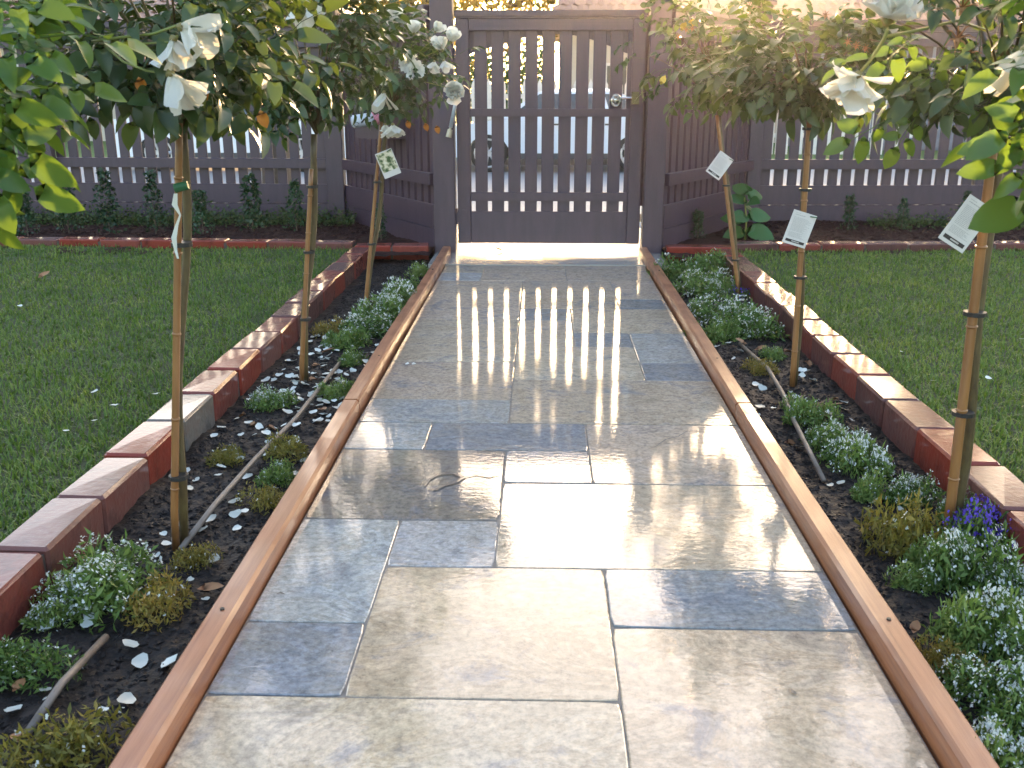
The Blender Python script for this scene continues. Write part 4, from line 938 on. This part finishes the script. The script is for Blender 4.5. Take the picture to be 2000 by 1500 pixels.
# ------------------------------------------------------------------ bedding plants
def clump_meshes(kind, seed):
    leafm, flm, nl, nf = {'white': (M_aly, M_alyW, 1500, 300), 'green': (M_aly, M_alyW, 1400, 50), 'yellow': (M_alyY, M_alyW, 1000, 14), 'purple': (M_aly, M_purple, 700, 230)}[kind]
    rr = random.Random(seed); lob = [(rr.uniform(-.6,.6), rr.uniform(-.6,.6), rr.uniform(.45,.8)) for _ in range(6)]
    def surf(r, k):
        lx, ly, q = lob[r.randint(len(lob))]; a = r.uniform(0,6.283); e = r.uniform(0,1)**.6; rad = q*r.uniform(0,1)**.5 if k < 1 else q*r.uniform(0,1)**.6
        z = (1-(rad/q)**2)*.75*q*(e if k < 1 else r.uniform(.85,1.1))
        return (lx+rad*math.cos(a)*.75, ly+rad*math.sin(a)*.75, z)
    V = scatter_leaves(nl, lambda r: surf(r, 0), .17, seed=seed, aspect=.28)
    # flowers: small 4-petalled heads = pairs of crossed quads facing up
    r = np.random.RandomState(seed+7); out = []
    for _ in range(nf):
        x, y, z = surf(r, 1)
        for _k in range(3 if kind != 'purple' else 2):
            px, py, pz = x+r.normal()*.03, y+r.normal()*.03, z+r.uniform(.0,.06); s = r.uniform(.014,.030)*(1.2 if kind == 'purple' else 1); a = r.uniform(0,3.1); tx, ty = r.normal()*.5, r.normal()*.5-.3
            for c in range(4):
                b = a+c*math.pi/2; out.append((px+math.cos(b)*s, py+math.sin(b)*s, pz+(tx*math.cos(b)+ty*math.sin(b))*s))
    return quads_mesh('foliage', V, leafm), quads_mesh('flowers', np.array(out), flm)
CL = {k: [clump_meshes(k, 60+10*i+j*3) for j in range(3)] for i, k in enumerate(('white','green','yellow','purple'))}
desc = {'white': 'alyssum mound with white flowers', 'green': 'green alyssum tuft, few flowers', 'yellow': 'yellowing tuft of dying alyssum', 'purple': 'lobelia tuft with purple flowers'}
plants = [
 (225,1130,105,'white','beside the left bricks, nearest big mound'),(120,1185,75,'white','at the lower left below the near bricks'),(320,1165,65,'yellow','right of the nearest white mound on the left'),
 (48,1290,85,'green','at the left edge of the picture'),(120,1470,105,'yellow','in the bottom left corner'),(528,778,42,'white','left of the second left rose stem'),
 (560,872,46,'yellow','along the brown pipe in the left bed'),(545,925,38,'green','between the brown pipe and the left timber board'),(447,890,36,'yellow','in mid bed near the left bricks'),
 (520,975,42,'yellow','against the left timber board in mid path'),(770,585,48,'white','by the left timber board near the gate'),(748,610,52,'white','in the thick row at the farthest left rose'),
 (720,640,50,'white','just in front of the farthest left rose'),(680,665,38,'green','among the fallen petals behind the second left rose'),(690,700,34,'green','next to the left timber board among petals'),
 (662,762,36,'green','right of the second left rose base'),(640,640,30,'yellow','between the left bricks and the farthest left rose'),(800,560,32,'green','last in the left bed before the gate'),(385,1090,36,'yellow','at the foot of the nearest left rose'),
 (1330,530,52,'green','beside the right timber board close to the gate'),(1385,520,45,'green','against the right bricks close to the gate'),(1380,560,52,'white','left of the leaning right rose stem'),
 (1405,610,62,'white','in the widest white drift of the right bed'),(1470,630,62,'white','against the bricks in the white drift on the right'),(1390,650,45,'green','at the near end of the right drift by the timber'),
 (1440,572,28,'purple','at the base of the leaning right rose'),(1485,715,30,'yellow','over the pipe in the right bed'),(1585,810,45,'green','in front of the middle right rose'),(1560,790,30,'green','left of the middle right rose base'),
 (1650,880,58,'white','in mid right bed'),(1700,905,55,'white','left of the right bricks in mid bed'),(1620,860,40,'green','beside the timber in mid right bed'),(1745,1030,78,'yellow','beside the thick right stake'),
 (1820,1090,60,'green','below the thick right stake'),(1920,1050,72,'purple','below the nearest right bricks'),(1990,1035,60,'purple','at the right edge below the bricks'),(1900,1130,85,'white','right of the thick stake in the near bed'),
 (1985,1140,75,'white','at the right edge of the near bed'),(1870,1220,80,'green','in the near right bed by the timber'),(1965,1250,90,'white','in the lower right of the near bed'),(1930,1340,90,'white','near the bottom right corner'),
 (1610,850,38,'white','left of the white mid mound, beside the curved pipe'),(1770,960,50,'white','behind the yellow tuft by the right bricks'),(1700,960,45,'green','between mid mound and yellow tuft by the right timber'),(1790,1130,50,'green','against the timber left of the thick stake tuft'),(1850,1290,55,'yellow','brushing the timber in the lower right bed'),(1510,690,26,'green','behind the middle right rose base'),(840,530,26,'green','at the foot of the left gate post'),
 (1995,1400,90,'green','at the bottom right edge'),(1960,1480,85,'white','lowest in the bottom right corner'),(1880,1005,40,'white','at the base of the thick right stake')]
for k, (x, y, r_, kind, where) in enumerate(plants):
    p = on(x, y); q = on(x+r_, y); s = (q-p).length*1.5
    p = on(x, y+r_*.25); 
    p.x = min(max(p.x, -.90+s*.5), -.585-s*.35) if p.x < 0 else min(max(p.x, .625+s*.35), .95-s*.3)
    t = thing({'purple':'lobelia_plant'}.get(kind, 'alyssum_plant'), p, desc[kind]+' '+where, 'bedding plant', 'low bedding plants in the two beds', rng.uniform(0, 6.28))
    f, w = rng.choice(CL[kind]); M = Matrix.Diagonal((s*.8, s*.8, s*rng.uniform(.9,1.25)*(1.25 if p.x > 0 and p.y < 2.4 else 1), 1))
    link('foliage', f, t, M)['kind'] = 'stuff'; link('flowers', w, t, M)['kind'] = 'stuff'
# single broad weed leaf on the right drift
t = thing('seedling', on(1455, 655), 'small weed with one broad light green leaf at the edge of the right drift', 'weed'); part('leaf', leaf_mesh(.06,.045,None), M_hyd, t, True, M=T(0,0,.05) @ Matrix.Rotation(-2.0,4,'Z') @ Matrix.Rotation(-.9,4,'Y')); part('stem', MB().tube([(0,0,-.01),(0,0,.055)], .0015, 5), M_cane, t)

# ------------------------------------------------------------------ irrigation pipes
def pipe(label, pts, rad=.0065):
    P0 = on(*pts[0]); t = thing('irrigation_pipe', P0, label, 'pipe', 'brown irrigation pipes in the beds')
    pp = [on(x, y, -.004 + .004*math.sin(k*2)) - P0 for k, (x, y) in enumerate(pts)]
    pp[0].z -= .012; pp[-1].z -= .012
    part('pipe_length', MB().tube(pp, rad, 8), M_pipe, t, True)
pipe('brown irrigation pipe running from the nearest left rose past the second one', [(352,1062),(420,985),(500,895),(575,820),(640,738),(665,700)])
pipe('short end of brown irrigation pipe in the lower left corner of the bed', [(50,1420),(120,1335),(205,1232)])
pipe('brown irrigation pipe curving out of the yellow tuft in the right bed', [(1445,665),(1500,720),(1530,770),(1550,820),(1580,880),(1610,930)])

# ------------------------------------------------------------------ fallen petals and leaves
pet = []
for k in range(5):
    mb = petal(.030, .027, .35, .05, random.Random(k), 3); mb.v = [(x-.013, y, z) for x, y, z in mb.v]; pet.append(mb.mesh('fallen_petal', M_fallen, True))
dl = [leaf_mesh(.04,.026,None,fold=.5,droop=-.4,n=4).mesh('dead_leaf', M_dead, True), leaf_mesh(.035,.02,None,fold=.9,droop=.3,n=4).mesh('dead_leaf', M_dead, True)]
def drop(name, me, x, y, z, s, label, cat, group, tilt=.35):
    o = link(name, me); o.matrix_world = T(x, y, z) @ Matrix.Rotation(rng.uniform(0,6.28),4,'Z') @ Matrix.Rotation(rng.uniform(-tilt,tilt),4,'X') @ Matrix.Rotation(rng.uniform(-tilt,tilt),4,'Y') @ Matrix.Scale(s,4)
    tag(o, label, cat, group)
def bedpet(n, ymean, ysd, x0, x1, lab, grp):
    for _ in range(n):
        y = rng.gauss(ymean, ysd); x = rng.uniform(x0, x1)
        if 1.0 < y < 5.3: drop('fallen_petal', rng.choice(pet), x, y, soilz(x,y)+.006, rng.uniform(.45,.95), lab, 'petal', grp)
bedpet(190, 3.1, .48, -.89, -.59, 'fallen white rose petal on the soil around the second left rose', 'petals under the second left rose')
bedpet(34, 1.9, .55, -.89, -.59, 'fallen white rose petal on the near soil of the left bed', 'petals at the near end of the left bed')
bedpet(45, 2.7, .6, .63, .92, 'fallen white rose petal on the soil of the right bed', 'petals in the right bed')
for x, y, w_ in [(255,1250,'just past the tip of the short pipe'),(330,1290,'closest to the left timber board'),(245,1365,'lowest of the loose ones beside the timber'),(80,1490,'at the bottom edge among yellow tufts'),(270,1275,'between the pipe tip and the timber'),(415,1255,'touching the left timber board')]:
    p = on(x, y, -.01); drop('fallen_petal', rng.choice(pet), p.x, p.y, soilz(p.x,p.y)+.008, .95, 'large curled white petal in the lower left, '+w_, 'petal', 'large petals at the lower left')
for k in range(26):
    s = rng.choice((-1,1)); x = rng.uniform(-.88,-.6) if s < 0 else rng.uniform(.64,.92); y = rng.uniform(1.1,3.6)
    drop('dead_leaf', rng.choice(dl), x, y, soilz(x,y)+.008, rng.uniform(.7,1.3), 'curled brown dead leaf on the soil of the '+('left' if s < 0 else 'right')+' bed', 'leaf', 'brown dead leaves in the '+('left' if s < 0 else 'right')+' bed')
for x, y in [(305,773),(185,769),(225,795),(185,825),(130,845),(40,600)]:
    p = on(x, y, .04); drop('fallen_petal', rng.choice(pet), p.x, p.y, .045, rng.uniform(.35,.8), 'fallen white petal lying in the grass of the left lawn', 'petal', 'petals on the left lawn', .2)
for x, y in [(1822,747),(1930,742),(1760,690),(1995,665),(1850,900)]:
    p = on(x, y, .04); drop('fallen_petal', rng.choice(pet), p.x, p.y, .045, rng.uniform(.35,.8), 'fallen white petal lying in the grass of the right lawn', 'petal', 'petals on the right lawn', .2)
for x, y, lab in [(795,711,'left of two white petals stuck on the wet stone near the left timber board'),(808,711,'right of two white petals stuck on the wet stone near the left timber board')]:
    p = on(x, y, .004); drop('fallen_petal', pet[0], p.x, p.y, .004, .5, lab, 'petal', 'petals on the path', .05)
p = on(75, 545, .04); drop('dead_leaf', dl[0], p.x, p.y, .045, 1.6, 'large brown dead leaf on the left lawn', 'leaf', 'leaves on the lawn')
p = on(985, 490, .006); drop('dead_leaf', dl[0], p.x, p.y, .008, 1.5, 'dry brown leaf lying in the bright strip under the gate', 'leaf', None, .1)
